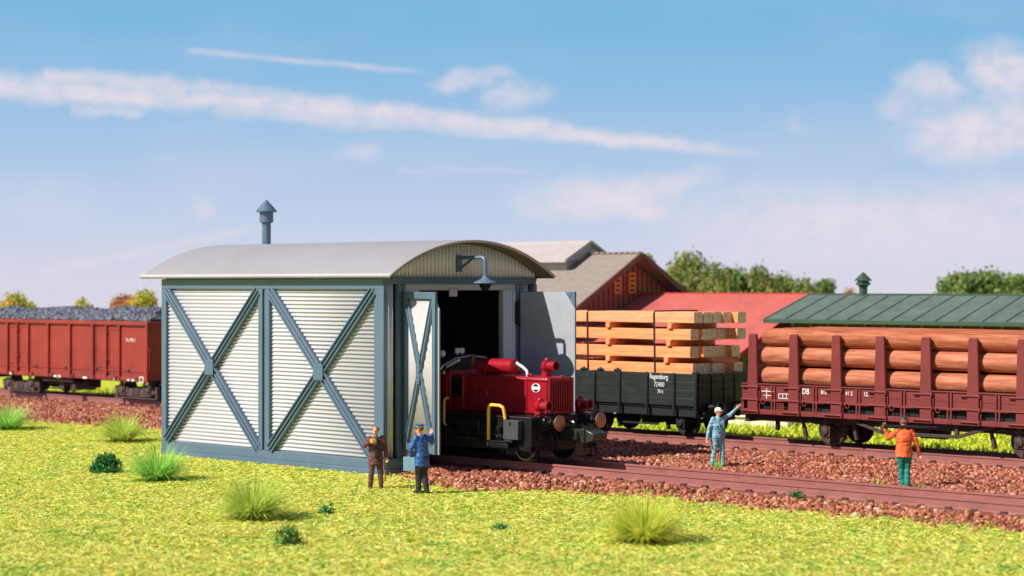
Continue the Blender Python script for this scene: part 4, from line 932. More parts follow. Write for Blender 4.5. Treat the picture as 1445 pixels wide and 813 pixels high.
m = MB(); m.box(-5.3, 2.2, GV + .45, GV + 5.8, -.1, .47); m.box(3.4, g1, GV - .6, GV + 5.8, -.1, .50); m.box(2.2, 3.4, GV + .45, GV + 5.8, -.1, .47); m.build('plinth', PLINTH, gs, bevel=.02)
m = MB()
for i in range(9): m.box(3.45 + i * 1.4, 3.62 + i * 1.4, GV - .75, GV - .6, -.05, 1.25)
m.box(3.4, 16, GV - .74, GV - .62, .95, 1.12); m.box(3.4, 16, GV - .76, GV - .60, .50, .72); m.build('loading_rail', PLINTH, gs, bevel=.01)
# red roofed shed
rs = thing('red_roofed_shed', 'low shed with bright red ribbed roof between the barn and the green store', 'shed', -11, 31)
RU0, RU1 = -15.76, -6.25; RV0, RV1, RV2 = 25.4, 31.0, 36.6
m = MB(); rows = []; n_ = int((RU1 - RU0) / .22) * 4
rows = [[(RU0 + (RU1 - RU0) * i / n_, v, z + .035 * abs(math.sin(math.pi * i / 4))) for i in range(n_ + 1)] for v, z in ((RV0, 2.55), (RV1, 4.98), (RV2, 2.55))]
m.grid(rows); rf = m.build('roof', REDR, rs, recalc=False, solid=.06, smooth=False)
m = MB(); m.bar((RU1 + .02, RV0, 2.56), (RU1 + .02, RV1, 5.0), .08, .16); m.bar((RU1 + .02, RV2, 2.56), (RU1 + .02, RV1, 5.0), .08, .16); m.box(RU0, RU1, RV1 - .1, RV1 + .1, 4.98, 5.05); m.build('verge_board', mat('red_trim', (.42, .03, .03), .5), rf)
m = MB(); m.prism([(RV0 + .5, 0), (RV0 + .5, 2.66), (RV1, 4.85), (RV2 - .5, 2.66), (RV2 - .5, 0)], 'u', RU0 + .02, RU1 - .35); m.build('wall', BARNW, rs, smooth=False)
m = MB()
for (a_, b_) in (((RU1 - .2, 26.3, 1.0), (RU1 - .2, 26.0, 2.7)), ((RU1 - .12, 25.9, 2.6), (RU1 - .12, 27.0, 1.6))): m.bar(a_, b_, .12, .12)
m.build('bracket', GREENT, rs)
pf = thing('loading_platform', 'low pale stone loading platform seen beneath the timber wagon', 'platform', -10, 28)
m = MB(); m.box(-16, -2.0, 22.7, 24.4, -.2, .32); m.box(-16, -2.0, 22.6, 24.5, .324, .40); m.build('platform_block', PLINTH, pf, bevel=.02)
# barn
bn = thing('barn', 'red brown boarded barn with grey roof, orange shutters and pale roof lantern', 'barn', -20, 30)
BU0, BU1 = -33., -15.03; BV, BZ = 30.0, 6.83; SL = (6.83 - 4.36) / 4.55
hw = 6.2
m = MB(); m.prism([(BV - hw, BZ - hw * SL), (BV, BZ), (BV + hw, BZ - hw * SL), (BV + hw, BZ - hw * SL - .16), (BV, BZ - .16), (BV - hw, BZ - hw * SL - .16)], 'u', BU0, BU1); rf = m.build('roof', BARNR, bn, smooth=False)
m = MB()
for s_ in (-1, 1): m.bar((BU1 + .04, BV + s_ * hw, BZ - hw * SL - .08), (BU1 + .04, BV, BZ - .08), .10, .24)
for i in range(28): m.bar((BU0, 0, 0), (BU0, 0, .01), .001, .001) if 0 else None
m.build('verge_board', BARNT, rf, bevel=.01)
m = MB(); u_ = BU0
while u_ < BU1 - .05: m.box(u_, u_ + .26, BV - .13, BV + .13, BZ - .03, BZ + .06); u_ += .34
m.build('ridge_tiles', BARNR, rf, bevel=.02)
wu = BU1 - .75
m = MB(); m.prism([(BV - hw + .6, 0), (BV - hw + .6, BZ - .2 - (hw - .6) * SL), (BV, BZ - .2), (BV + hw - .6, BZ - .2 - (hw - .6) * SL), (BV + hw - .6, 0)], 'u', BU0 + .5, wu); m.build('wall', BARNW, bn, smooth=False)
m = MB(); v_ = BV - hw + .7
while v_ < BV + hw - .7: m.box(wu, wu + .04, v_, v_ + .06, .1, BZ - .22 - abs(v_ + .045 - BV) * SL); v_ += .34
m.build('wall_batten', BARNT, bn)
for vcn in (29.15, 30.15):
    m = MB(); a_, b_ = vcn - .24, vcn + .24
    m.box(wu + .05, wu + .12, a_, a_ + .08, 5.0, 5.95); m.box(wu + .05, wu + .12, b_ - .08, b_, 5.0, 5.95)
    for i in range(5): m.box(wu + .05, wu + .12, a_ + .08, b_ - .08, 5.0 + i * .215, 5.09 + i * .215)
    o = m.build('shutter', ORANGE, bn, bevel=.01)
    m = MB(); m.box(wu + .051, wu + .07, a_ + .08, b_ - .08, 5.02, 5.9); m.build('shutter_back', BARNT, o)
# lantern
LU0, LU1 = -31., -18.0
m = MB(); m.prism([(BV - 1.70, 6.50), (BV, 7.36), (BV + 1.70, 6.50)], 'u', LU1 - .32, LU1 - .12); m.build('lantern_gable', LANT, rf, smooth=False)
m = MB(); m.prism([(BV - 1.75, 6.52), (BV, 7.40), (BV + 1.75, 6.52), (BV + 1.75, 6.44), (BV, 7.32), (BV - 1.75, 6.44)], 'u', LU0, LU1); lt = m.build('roof_lantern', LANT, rf, smooth=False)
m = MB(); m.box(LU0 + .2, LU1 - .25, BV - 1.4, BV + 1.4, 5.9, 6.6); m.build('lantern_wall', LANT, lt, smooth=False)
m = MB()
for s_ in (-1, 1): m.bar((LU1, BV + s_ * 1.78, 6.50), (LU1, BV, 7.39), .07, .12)
m.box(LU0, LU1, BV - 1.80, BV - 1.74, 6.42, 6.54); m.box(LU0, LU1, BV - .05, BV + .05, 7.37, 7.43); m.build('lantern_trim', CREAM, lt)

# ------------------------------------------------------------------ vegetation
def tuft(x, y, z, r, h, n, stops, label, spread=1.0, wdt=.02):
    """grass tuft at a yard position"""
    m = rampmat('tuft_grass', stops, .7, scale=3, trans=.5)
    A = RNG.uniform(0, 6.283, n); T = np.arccos(1 - RNG.random(n) ** .8 * .80) * spread; Ln = RNG.uniform(.55, 1.05, n) * (h + (r - h) * np.sin(T)); r0 = RNG.random(n) ** .5 * r * .16
    hor = np.stack([np.cos(A), np.sin(A), 0 * A], -1); sd = np.stack([-np.sin(A), np.cos(A), 0 * A], -1) * (wdt * RNG.uniform(.6, 1.2, n) / 2)[:, None]
    B0 = hor * r0[:, None]; rows = []
    for t, w_ in ((0, 1), (.35, .9), (.7, .6), (1, .08)):
        tt = np.minimum(T * (.72 + .38 * t), 1.5); p = B0 + hor * (np.sin(tt) * Ln * t)[:, None] + np.array([0, 0, 1.]) * (np.cos(tt) * Ln * t)[:, None]; rows += [p - sd * w_, p + sd * w_]
    V = np.stack(rows, 1); k = (np.arange(n) * 8)[:, None]; F = np.concatenate([k + np.array([[i, i + 1, i + 3, i + 2]]) for i in (0, 2, 4)], 0)
    o = rawmesh('grass_tuft', V.reshape(-1, 3), F, 4, m); o.location = W(x, y, z); tag(o, label, 'grass tuft', 'grass tufts in the turf')
GT = [(0, (.14, .44, .05)), (.4, (.34, .68, .10)), (.8, (.62, .84, .22)), (1, (.80, .90, .42))]
YT = [(0, (.26, .44, .05)), (.4, (.50, .66, .09)), (.75, (.76, .80, .17)), (1, (.95, .90, .35))]
YT2 = [(0, (.34, .52, .05)), (.4, (.62, .72, .08)), (.8, (.92, .88, .16)), (1, (.96, .80, .18))]
tuft(-3.53, -5.20, 0, 1.30, 1.15, 1300, GT, 'tall bright green grass tuft close to the long side of the shed')
tuft(5.26, -9.04, 0, 1.22, 1.25, 1500, YT, 'yellowish green grass tuft in the foreground left of the middle', 1.0)
tuft(14.44, -6.07, 0, 1.25, 1.2, 1500, YT2, 'blurred yellow green grass tuft nearest the camera in front of the track', 1.0)
tuft(-15.34, 2.10, 0, 1.3, 1.2, 1200, YT, 'olive grass tuft beside the ballast left of the shed')
tuft(-23.08, 2.54, 0, 1.4, 1.1, 1100, GT, 'green grass tuft at the left edge of the photograph')
tuft(6.75, 6.70, .17, .40, .42, 110, GT, 'small green weed tuft at the feet of the light blue man', 1.2)
tuft(13.0, 5.2, .17, .38, .38, 90, YT, 'small weed tuft on the ballast left of the orange jacketed man', 1.2)
tuft(14.2, 5.3, .17, .3, .42, 45, YT, 'thin dry weed tuft on the ballast right of the orange jacketed man', 1.2)
tuft(7.0, 4.9, .17, .3, .35, 50, GT, 'tiny weed tuft beside the rail in front of the light blue man', 1.2)
tuft(4.0, 8.0, .17, .3, .3, 50, GT, 'tiny weed tuft on the shaded ballast behind the locomotive', 1.2)
BT = [(0, (.012, .09, .02)), (.5, (.035, .20, .05)), (1, (.10, .34, .10))]
def bush(u, v, z, r, h, n, label, stops=BT):
    m = rampmat('bush_foliage', stops, .8, scale=4)
    P = RNG.normal(size=(n, 3)); P /= np.linalg.norm(P, axis=1)[:, None]; P *= (RNG.random(n) ** .4)[:, None]; P[:, 2] = np.abs(P[:, 2])
    lump = np.array([1 + .35 * noise.noise((p[0] * 2.2 + u, p[1] * 2.2, p[2] * 2.2)) for p in P]); P *= lump[:, None]; P *= np.array([r, r, h])
    s_ = RNG.uniform(.014, .032, n)[:, None, None]; D = RNG.normal(size=(n, 4, 3)) * s_; V = P[:, None] + D; F = np.arange(n * 4).reshape(n, 4)
    o = rawmesh('bush', V.reshape(-1, 3), F, 4, m); o.location = W(u, v, z); tag(o, label, 'bush', 'small dark green clumps in the turf')
bush(-6.60, -4.72, 0, .46, .55, 3000, 'small dark green bush on the turf left of the tall grass tuft')
bush(5.87, -7.34, 0, .22, .22, 260, 'tiny dark green clump right of the yellowish foreground tuft')
bush(9.25, -11.38, 0, .30, .42, 500, 'blurred dark green clump in the left foreground', [(0, (.03, .10, .015)), (1, (.13, .30, .06))])
bush(12.78, 1.94, .1, .24, .24, 300, 'small green clump at the ballast edge before the front track')
bush(10.8, -6.6, 0, .18, .14, 160, 'faint green clump in the turf in the middle foreground', [(0, (.05, .16, .03)), (1, (.15, .32, .08))])

# trees
LEAFS = {}
def make_tree_mesh(seed, h, r, nl, lsz, stops, key, trunk_h=.25, lobes=9):
    rr = random.Random(seed); rg = np.random.default_rng(seed)
    blobs = []
    for i in range(lobes):
        a_ = rr.uniform(0, 6.28); q = rr.random() ** .6 * r * .68; zc = h * (trunk_h + (1 - trunk_h) * rr.uniform(.22, .86)); s_ = r * rr.uniform(.30, .52) * (1.15 - .5 * zc / h)
        blobs.append((q * math.cos(a_) * (1.25 - zc / h * .7), q * math.sin(a_) * (1.25 - zc / h * .7), zc, s_))
    blobs.append((0, 0, h * .86, r * .36))
    n = nl; idx = rg.integers(0, len(blobs), n); B = np.array(blobs)[idx]; D = rg.normal(size=(n, 3)); D /= np.linalg.norm(D, axis=1)[:, None]
    rad = B[:, 3] * (rg.random(n) ** .33) * rg.uniform(.75, 1.22, n); P = B[:, :3] + D * rad[:, None] * np.array([1, 1, .8])
    # twig-level clustering
    cl = rg.normal(size=(n // 12, 3)) * .16; P += cl[rg.integers(0, len(cl), n)] * 1.0
    S = rg.uniform(lsz * .6, lsz * 1.3, n)[:, None]; A = rg.normal(size=(n, 3)); A /= np.linalg.norm(A, axis=1)[:, None]; Bv = np.cross(A, rg.normal(size=(n, 3))); Bv /= np.linalg.norm(Bv, axis=1)[:, None]
    V = np.stack([P - A * S * .6, P + Bv * S * .35, P + A * S * .6, P - Bv * S * .35], 1).reshape(-1, 3); F = np.arange(n * 4).reshape(n, 4)
    m = rampmat(key + '_leaf', stops, .8, scale=.9, trans=.25, wi=.45, wn=2.2); me = bpy.data.meshes.new('crown'); me.vertices.add(len(V)); me.vertices.foreach_set('co', V.astype(np.float32).ravel()); me.loops.add(len(F) * 4); me.loops.foreach_set('vertex_index', F.astype(np.int32).ravel()); me.polygons.add(len(F)); me.polygons.foreach_set('loop_start', np.arange(0, len(F) * 4, 4, dtype=np.int32)); me.update(calc_edges=True); me.materials.append(m)  # broad noise paints lit and shaded clumps into the leaf colour
    tb = MB(); tb.tube([(0, 0, -1), (0.05, 0, h * .3), (-.05, .05, h * .6), (0, 0, h * .85)], r * .09, 8, r * .02)
    for (x, y, z, s_) in blobs[:7]: tb.tube([(0, 0, h * .25 + rr.random() * h * .2), (x * .5, y * .5, z * .8), (x, y, z)], r * .04, 6, r * .01)
    tm = bpy.data.meshes.new('trunk'); tm.from_pydata(tb.v, [], tb.f); tm.materials.append(mat('bark', (.10, .065, .045), .9, var=.3)); return me, tm
GR1 = [(0, (.055, .10, .03)), (.4, (.13, .21, .055)), (.75, (.27, .34, .09)), (1, (.42, .42, .14))]
GR2 = [(0, (.07, .11, .035)), (.4, (.19, .25, .065)), (.75, (.36, .36, .10)), (1, (.50, .34, .14))]
RD = [(0, (.22, .10, .05)), (.35, (.46, .19, .10)), (.7, (.64, .28, .15)), (1, (.50, .42, .10))]
YL = [(0, (.16, .22, .04)), (.35, (.42, .44, .06)), (.7, (.68, .58, .09)), (1, (.72, .34, .12))]
TM = {'g1': make_tree_mesh(1, 8, 3.2, 9000, .26, GR1, 'dark_green'), 'g2': make_tree_mesh(2, 7.5, 3.4, 9000, .26, GR2, 'mixed_green'), 'g3': make_tree_mesh(3, 9, 2.6, 8000, .26, GR1, 'deep_green', .2, 8),
      'r': make_tree_mesh(4, 7, 3.0, 8000, .24, RD, 'rust'), 'y': make_tree_mesh(5, 7, 2.6, 6500, .24, YL, 'yellow'), 'y2': make_tree_mesh(6, 7.4, 2.8, 6500, .24, YL, 'gold', .2, 7)}
def tree(kind, x, ytop, D, sxy, label, hh=None):
    ztop = 5.4 - (ytop - 402) * D / 2750; X = (x - 722.5) / 2750 * D; u, v = toyard(X, D); zg = gz(u, v)
    me, tm = TM[kind]; hm = {'g1': 8, 'g2': 7.5, 'g3': 9, 'r': 7, 'y': 7, 'y2': 7.4}[kind]; s_ = (ztop - zg) / (hm * 1.02)
    o = bpy.data.objects.new('tree', None); COL.objects.link(o); o.location = (X, D, zg); o.scale = (sxy, sxy, s_); o.rotation_euler = (0, 0, random.uniform(0, 6.28)); tag(o, label, 'tree', 'trees beyond the buildings')
    for nm, d_ in (('crown', me), ('trunk', tm)): c = bpy.data.objects.new(nm, d_); COL.objects.link(c); c.parent = o
random.seed(11)
for (k, x, yt, D, s_, lb) in (
    ('g3', 912, 349, 118, .55, 'dark green pointed tree right behind the barn gable'),
    ('g1', 945, 380, 121, .6, 'low green tree beside the barn roof end'),
    ('g2', 972, 350, 124, .85, 'tallest rounded tree in the row above the red roof'),
    ('g2', 1006, 366, 120, .62, 'green tree just right of the tallest one above the red roof'),
    ('g1', 1038, 371, 123, .7, 'broad green tree above the middle of the red roof'),
    ('g2', 1071, 370, 122, .62, 'green tree with rusty tips above the red roof'),
    ('g1', 1103, 382, 124, .7, 'bushy green tree near the right end of the red roof'),
    ('g2', 1134, 388, 121, .6, 'low olive tree over the corner where the red and green roofs meet'),
    ('g3', 1162, 386, 124, .6, 'rightmost small tree of the row left of the green roof ventilator'),
    ('r', 1197, 404, 126, .35, 'small reddish tree top beside the green roof ventilator'),
    ('g1', 1358, 377, 128, .95, 'round green tree above the right part of the green roof'),
    ('g1', 1400, 375, 126, .95, 'broad green tree second from the right edge above the green roof'),
    ('g3', 1440, 379, 128, .9, 'green tree cut by the right edge of the photograph'),
    ('y', 18, 411, 112, .62, 'yellow green autumn tree at the left edge above the coal'),
    ('y2', -12, 420, 114, .7, 'olive autumn tree cut by the left edge of the photograph'),
    ('y', 42, 424, 116, .4, 'small yellow autumn tree next to the left edge tree'),
    ('y2', 115, 415, 114, .42, 'yellow autumn tree alone above the middle of the coal heap'),
    ('r', 172, 412, 116, .62, 'rust red autumn tree above the right part of the coal heap'),
    ('y', 204, 407, 112, .6, 'orange gold autumn tree touching the shed corner')):
    tree(k, x, yt, D, s_, lb)

# ------------------------------------------------------------------ people
SKIN = mat('skin', (.72, .34, .20), .5, var=.05)
def loft(m, rings, f, sd, n=20):
    """rings: (centre, half width along sd, half depth along f)"""
    rows = []
    for c, w, d in rings: rows.append([tuple(Vector(c) + sd * (w * math.cos(t)) + f * (d * math.sin(t))) for t in np.linspace(0, 2 * math.pi, n, endpoint=False)])
    k = len(m.v); N = len(rows)
    for rw in rows: m.v += rw
    fs = [(k + i * n + j, k + i * n + (j + 1) % n, k + (i + 1) * n + (j + 1) % n, k + (i + 1) * n + j) for i in range(N - 1) for j in range(n)]
    fs += [tuple(k + j for j in range(n))[::-1], tuple(k + (N - 1) * n + j for j in range(n))]
    m.f += fs; m.m += [0] * len(fs)
def limb(m, pts, rad):
    for (p, q, a, b) in zip(pts, pts[1:], rad, rad[1:]): m.tube([p, q], a, 14, b)
    for p, a in zip(pts, rad): m.ball(p, a * 1.01, n=14)
def flesh(m, name, mat_, parent, voxel, folds=0., smooth=3, seed=0):
    """fuse the overlapping shapes into one continuous surface"""
    me = bpy.data.meshes.new(name); me.from_pydata(m.v, [], m.f)
    bm = bmesh.new(); bm.from_mesh(me); bmesh.ops.recalc_face_normals(bm, faces=bm.faces[:]); bm.to_mesh(me); bm.free()
    o = bpy.data.objects.new(name, me); COL.objects.link(o)
    rm = o.modifiers.new('r', 'REMESH'); rm.mode = 'VOXEL'; rm.voxel_size = voxel; rm.adaptivity = 0
    if smooth: sm_ = o.modifiers.new('s', 'SMOOTH'); sm_.iterations = smooth; sm_.factor = .5
    dg = bpy.context.evaluated_depsgraph_get(); m2 = bpy.data.meshes.new_from_object(o.evaluated_get(dg)); bpy.data.objects.remove(o)
    if folds:
        nr = [tuple(v.normal) for v in m2.vertices]
        for v, n_ in zip(m2.vertices, nr): c = v.co; v.co = c + Vector(n_) * folds * (noise.noise((c.x * 9 + seed, c.y * 9, c.z * 15)) + .5 * noise.noise((c.x * 22, c.y * 22 + seed, c.z * 34)))
    m2.name = name; m2.materials.clear(); m2.materials.append(mat_); m2.polygons.foreach_set('use_smooth', [True] * len(m2.polygons))
    q = bpy.data.objects.new(name, m2); COL.objects.link(q); q.parent = parent; return q
def person(u, v, z, height, face, label, top, legs, shoe, arms, fat=1.0, lean=(0, 0), feet=((-.12, 0), (.12, 0)), headturn=0., coat=.80, hat=None, hair=None, hands=None, step=None):
    """face = facing angle in world (0 = +X, 90 = away from camera); arms: [(elbow),(wrist)] x2 as offsets in screen axes from the shoulder"""
    s = height / 1.75; P = bpy.data.objects.new('person', None); COL.objects.link(P); P.location = W(u, v, z); tag(P, label, 'person')
    f = Vector((math.cos(R(face)), math.sin(R(face)), 0)); sd = Vector((-f.y, f.x, 0))   # sd = person's left
    fh = Vector((math.cos(R(face + headturn)), math.sin(R(face + headturn)), 0)); sh = Vector((-fh.y, fh.x, 0))
    ln = Vector((lean[0], lean[1], 0)); up = Vector((0, 0, 1)); S = lambda p: tuple(Vector(p) * s)
    pel = up * .93; wa = up * 1.08 + ln * .3; ch = up * 1.30 + ln * .8; nk = up * 1.475 + ln * 1.05; hd0 = up * 1.53 + ln * 1.1 + fh * .015; hd = up * 1.62 + ln * 1.15 + fh * .02; ht = up * 1.70 + ln * 1.15 + fh * .005
    arm_l, arm_r = arms   # left of screen, right of screen
    shl = ch + up * .11 + sd * .175; shr = ch + up * .11 - sd * .175
    if shl.x > shr.x: shl, shr = shr, shl
    A = []
    for shd, (e, w) in ((shl, arm_l), (shr, arm_r)): e = shd + Vector(e); w = e + Vector(w); A.append((shd, e, w))
    hips = [pel + sd * .09 - up * .03, pel - sd * .09 - up * .03]
    if hips[0].x > hips[1].x: hips.reverse()
    F_ = [Vector((feet[0][0], feet[0][1], .075)), Vector((feet[1][0], feet[1][1], .075))]
    K = [(hips[i] + F_[i]) / 2 + f * .035 + up * .02 for i in (0, 1)]
    # body
    m = MB(); V_ = lambda p: Vector(p) * s
    loft(m, [(V_(pel - up * .08), .10 * s, .08 * s), (V_(pel), .13 * s, .095 * s), (V_(wa), .125 * s, .09 * s), (V_(ch), .15 * s, .10 * s), (V_(ch + up * .10), .13 * s, .07 * s), (V_(nk), .05 * s, .05 * s)], f, sd)
    limb(m, [V_(nk - up * .06), V_(hd0)], [.058 * s, .056 * s])
    loft(m, [(V_(hd - up * .115 + fh * .02), .025 * s, .03 * s), (V_(hd - up * .095 + fh * .012), .050 * s, .062 * s), (V_(hd - up * .04), .070 * s, .085 * s), (V_(hd + up * .02), .078 * s, .095 * s), (V_(hd + up * .07), .070 * s, .085 * s), (V_(hd + up * .105), .035 * s, .045 * s)], fh, sh)
    m.tube([V_(hd + fh * .085 + up * .02), V_(hd + fh * .112 - up * .018)], .010 * s, 8, .016 * s); m.ball(V_(hd + fh * .108 - up * .02), .017 * s, n=8); m.ball(V_(hd + fh * .085 - up * .055), .020 * s, (1, 1, .5), 8)
    for k in (-1, 1): m.ball(V_(hd + sh * .083 * k - up * .002), .022 * s, (.7, .7, 1.2), 8)
    for (a_, e, w) in A: limb(m, [V_(a_), V_(e), V_(w)], [.058 * s, .045 * s, .030 * s])
    for i in (0, 1): limb(m, [V_(hips[i]), V_(K[i]), V_(F_[i])], [.08 * s, .055 * s, .036 * s]); limb(m, [V_(F_[i] - up * .02), V_(F_[i] + f * .10 - up * .045)], [.03 * s, .022 * s])
    for q, (a_, e, w) in enumerate(A):
        d = (w - e).normalized(); pn = d.cross(Vector((0, 1, .2))).normalized(); cu = d.cross(pn); curl = (hands[q] if hands else .5)
        limb(m, [V_(w), V_(w + d * .045)], [.030 * s, .032 * s]); limb(m, [V_(w + d * .03 + pn * .022), V_(w + d * .078 + pn * .024)], [.022 * s, .016 * s]); limb(m, [V_(w + d * .03 - pn * .022), V_(w + d * .074 - pn * .026)], [.022 * s, .016 * s])
        for i in range(4):
            l_ = (.072, .084, .078, .058)[i]; b_ = w + d * .075 + pn * (.034 - .023 * i); p1 = b_ + (d + cu * .25 * curl) * l_ * .5; p2 = p1 + (d * (1 - curl * .6) + cu * curl).normalized() * l_ * .38; p3 = p2 + (d * (1 - curl) + cu * curl * 1.3).normalized() * l_ * .32
            limb(m, [V_(b_), V_(p1), V_(p2), V_(p3)], [.0105 * s, .010 * s, .009 * s, .008 * s])
        tb = w + d * .02 + pn * .03; t1 = tb + (d + pn).normalized() * .04; limb(m, [V_(tb), V_(t1), V_(t1 + (d + cu * curl).normalized() * .032)], [.013 * s, .012 * s, .010 * s])
    body = flesh(m, 'body', SKIN, P, .0075, smooth=2)
    m = MB()
    for k in (-1, 1): p = Vector(S(hd + fh * .082 + sh * .032 * k + up * .018)); m.ball(p, .011 * s, n=6)
    e_ = m.build('eyes', BLACKM, None); e_.parent = P; e_.location = (0, 0, 0); e_.rotation_euler = (0, 0, 0)
    # jacket
    if top is not None:
        hem = up * coat + ln * .1; m = MB()
        loft(m, [(V_(hem), .185 * s * fat, .140 * s * fat), (V_(hem + up * .10), .175 * s * fat, .135 * s * fat), (V_(wa), .158 * s * fat, .125 * s * fat), (V_(ch - up * .06), .175 * s * fat, .140 * s * fat), (V_(ch + up * .05), .185 * s * fat, .130 * s), (V_(ch + up * .13), .150 * s, .095 * s), (V_(nk - up * .02), .075 * s, .078 * s), (V_(nk + up * .012), .066 * s, .070 * s)], f, sd, 24)
        for (a_, e, w) in A: limb(m, [V_(a_), V_(e), V_(w - (w - e).normalized() * .015)], [.080 * s, .062 * s, .050 * s])
        flesh(m, 'jacket', top, P, .013, folds=.016, smooth=4, seed=u)
    m = MB(); loft(m, [(V_(pel - up * .13), .14 * s * fat, .11 * s * fat), (V_(pel - up * .04), .16 * s * fat, .125 * s * fat), (V_(pel + up * .08), .150 * s * fat, .115 * s * fat), (V_(pel + up * .12), .140 * s * fat, .11 * s * fat)], f, sd)
    for i in (0, 1): limb(m, [V_(hips[i] - up * .06), V_(K[i]), V_(F_[i] + up * .01)], [.102 * s * fat, .080 * s, .068 * s])
    flesh(m, 'trousers', legs, P, .013, folds=.014, smooth=4, seed=v)
    for i in (0, 1):
        m = MB(); limb(m, [V_(F_[i] - f * .05 - up * .022), V_(F_[i] + f * .06 - up * .028), V_(F_[i] + f * .15 - up * .036)], [.050 * s, .046 * s, .036 * s]); flesh(m, 'shoe', shoe, P, .012, smooth=2)
    def frame_obj(m, nm, mt): o = m.build(nm, mt, None); o.parent = P; o.location = (0, 0, 0); o.rotation_euler = (0, 0, 0); return o
    if hair is not None:
        m = MB(); c = Vector(S(hd + up * .035 - fh * .018)); m.ball(c, .104 * s, (1, 1, .85), 14)
        o = frame_obj(m, 'hair', hair)
        for q in o.data.vertices:
            if (q.co - c).dot(fh) > .03 * s and q.co.z < c.z + .045 * s: q.co -= fh * .075 * s
    if hat:
        kind, hm = hat; c = Vector(S(hd + up * .055 - fh * .008)); m = MB()
        if kind == 'round': m.lathe(c, (0, 0, 1), [(-.02 * s, .098 * s), (0, .104 * s), (.035 * s, .102 * s), (.065 * s, .08 * s), (.082 * s, .04 * s), (.085 * s, .005)], 18)
        else:
            m.lathe(c, (0, 0, 1), [(-.015 * s, .097 * s), (.03 * s, .100 * s), (.034 * s, .125 * s), (.06 * s, .128 * s), (.078 * s, .10 * s), (.082 * s, .01)], 18)
        h_ = frame_obj(m, 'cap', hm)
        m = MB(); pts = [c + (fh * math.cos(t) + sh * math.sin(t)) * .10 * s for t in np.linspace(-1.1, 1.1, 9)]; pts2 = [c + fh * .04 * s + (fh * math.cos(t) + sh * math.sin(t)) * .115 * s - up * .018 * s for t in np.linspace(-1.1, 1.1, 9)]
        m.grid([pts, pts2]); v_ = m.build('visor', hm if kind == 'round' else BLACKM, None, recalc=False, solid=.008); v_.parent = h_; v_.location = (0, 0, 0); v_.rotation_euler = (0, 0, 0)
        if kind == 'peaked':
            m = MB(); m.lathe(c, (0, 0, 1), [(.002 * s, .1005 * s), (.002 * s, .1035 * s), (.026 * s, .1045 * s), (.026 * s, .1005 * s)], 20); b_ = m.build('cap_band', YELLOW, None); b_.parent = h_; b_.location = (0, 0, 0); b_.rotation_euler = (0, 0, 0)
    info = dict(hd=hd * s, A=[(Vector(S(a_)), Vector(S(e)), Vector(S(w))) for a_, e, w in A], f=f, fh=fh, sh=sh, s=s, base=W(u, v, z), P=P, frame=frame_obj)
    return info
BR = mat('brown_coat_cloth', (.12, .036, .036), .7, var=.2, scale=12)
BR2 = mat('brown_trouser_cloth', (.13, .040, .038), .7, var=.2, scale=12)
NB = mat('railway_blue_cloth', (.022, .090, .34), .55, var=.15, scale=12)
DK = mat('charcoal_cloth', (.016, .018, .018), .6, var=.3, scale=12)
LB = mat('light_blue_cloth', (.20, .38, .47), .6, var=.12, scale=12)
OR_ = mat('orange_cloth', (.80, .13, .03), .6, var=.1, scale=12)
GN = mat('green_cloth', (.010, .20, .15), .6, var=.15, scale=12)
SHOE = mat('black_leather', (.010, .010, .011), .3, var=.2)
CAPW = mat('pale_cap_cloth', (.78, .72, .62), .7, var=.06)
HAIRB = mat('brown_hair', (.30, .10, .04), .7, var=.25, scale=30)

# man in brown coat, facing the camera, one hand at his chin, the other on a cane
i1 = person(2.52, -2.62, 0, 1.66, -75, 'man in a dark brown coat leaning on a cane in front of the shed corner', BR, BR2, SHOE,
            (((-.13, -.08, -.20), (.17, -.16, .13)), ((.09, -.02, -.27), (.035, -.05, -.25))), feet=((-.15, -.03), (.15, .02)), headturn=-25, hair=HAIRB, coat=.68, fat=1.2)
m = MB(); c = i1['hd']; f = i1['f']; pq = [(Vector((0, 0, z)) + f * d) for z, d in ((1.36, .13), (1.2, .17), (1.0, .17), (.82, .165))]; sdv = Vector((-f.y, f.x, 0))
m.grid([[p - sdv * .045, p + sdv * .045] for p in pq]); o = m.build('shirt_front', DK, None, recalc=False, solid=.02); o.parent = i1['P']; o.location = (0, 0, 0); o.rotation_euler = (0, 0, 0)
YB = mat('yellow_mug', (.85, .42, .05), .4)
hl = i1['A'][0][2] + (i1['A'][0][2] - i1['A'][0][1]).normalized() * .07 + i1['base']
m = MB(); m.lathe((0, 0, -.06), (0, 0, 1), [(0, .05), (.01, .055), (.12, .055), (.12, .045), (.02, .04)], 14); m.tube([(.05, 0, .04), (.09, 0, .03), (.09, 0, -.02), (.05, 0, -.03)], .01, 6)
o = m.build('yellow_mug', YB, None); o.location = hl + Vector((.02, -.05, .0)); tag(o, 'small yellow mug held at the chin by the man in the brown coat', 'mug')
hc = i1['A'][1][2] + i1['base'] + Vector((.01, -.02, -.07))
m = MB(); m.tube([(0.03, 0, .03), (0, 0, .05), (-.03, 0, .03), (-.10, .05, -.57 - .0)], .016, 8); m.ball((0, 0, .045), .03, n=8)
o = m.build('walking_cane', mat('cane_wood', (.50, .16, .04), .5), None); o.location = hc; tag(o, 'brown walking cane held by the man in the brown coat', 'cane')
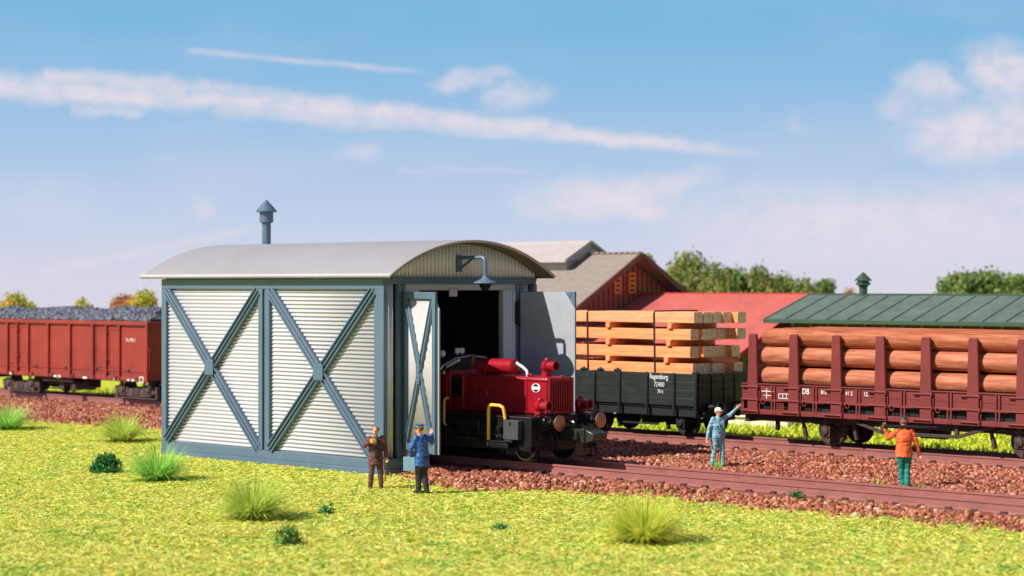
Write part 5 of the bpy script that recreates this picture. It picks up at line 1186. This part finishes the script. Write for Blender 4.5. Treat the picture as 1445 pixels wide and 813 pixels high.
# railwayman in blue, seen from behind, hand on the door leaf
i2 = person(4.30, -2.64, 0, 1.80, 140, 'railwayman in bright blue jacket and peaked cap with one hand raised to the door', NB, DK, SHOE,
            (((-.12, -.02, -.27), (-.02, .10, -.17)), ((.17, .05, -.13), (-.02, .16, .19))), feet=((-.09, .02), (.11, -.02)), headturn=35, hair=HAIRB, hat=('peaked', NB), coat=.70, lean=(-.05, 0), fat=1.2)
bb = i2['A'][0][2] + i2['base']
m = MB(); m.box(-.16, .16, -.06, .06, -.42, -.06); m.tube([(-.06, 0, -.06), (-.05, 0, .0), (.05, 0, .0), (.06, 0, -.06)], .012, 6)
o = m.build('satchel', mat('satchel_blue', (.16, .30, .38), .5), None, bevel=.03); o.location = bb + Vector((-.02, .02, .02)); o.rotation_euler = (0, 0, R(-15)); tag(o, 'light blue satchel hanging from the arm of the railwayman in blue', 'bag')
# man in light blue overalls waving
i3 = person(6.55, 7.0, .18, 1.70, -60, 'stout man in light blue overalls and pale cap waving one arm by the timber wagon', LB, LB, SHOE,
            (((-.12, -.02, -.27), (-.05, -.06, -.27)), ((.22, -.02, .12), (.20, .0, .20))), feet=((-.17, -.02), (.15, .03)), headturn=30, hat=('round', CAPW), coat=.86, fat=1.32, hair=CAPW, hands=(.6, .1))
m = MB(); f = i3['f']; sdv = Vector((-f.y, f.x, 0)); s = i3['s']
for k in (-1, 1): m.tube([Vector((0, 0, 1.42)) * s + sdv * .09 * k + f * .05, Vector((0, 0, 1.32)) * s + sdv * .08 * k + f * .165, Vector((0, 0, 1.15)) * s + sdv * .07 * k + f * .185], .014, 6)
m.tube([Vector((0, 0, 1.06)) * s + sdv * q + f * (.19 - q * q * 2.2) for q in np.linspace(-.14, .14, 9)], .012, 6)
o = m.build('overall_strap', mat('overall_seam', (.12, .26, .34), .6), None); o.parent = i3['P']; o.location = (0, 0, 0); o.rotation_euler = (0, 0, 0)
# man in orange jacket carrying a pole, seen from behind
i4 = person(13.56, 5.59, .16, 1.84, 97, 'man in an orange jacket and green trousers seen from behind carrying a black pole', OR_, GN, SHOE,
            (((-.22, .02, -.17), (-.06, .0, .25)), ((.13, -.02, -.27), (.06, .03, -.24))), feet=((-.03, .03), (.08, -.03)), hat=('round', mat('dark_grey_cap', (.035, .038, .05), .45)), hair=HAIRB, coat=.78, fat=1.2, hands=(1.0, .5))
hh = i4['A'][0][2] + i4['base']
m = MB(); m.lathe((0, 0, 0), (1, 0, 0), [(-.06, .035), (-.05, .045), (.35, .045), (.9, .038), (1.30, .030), (1.31, .01)], 12)
o = m.build('black_pole', BLACKM, None, bevel=0); o.location = hh + Vector((.0, -.05, .04)); o.rotation_euler = (0, R(1.5), R(0)); tag(o, 'black pole carried across the shoulders of the man in orange', 'pole')
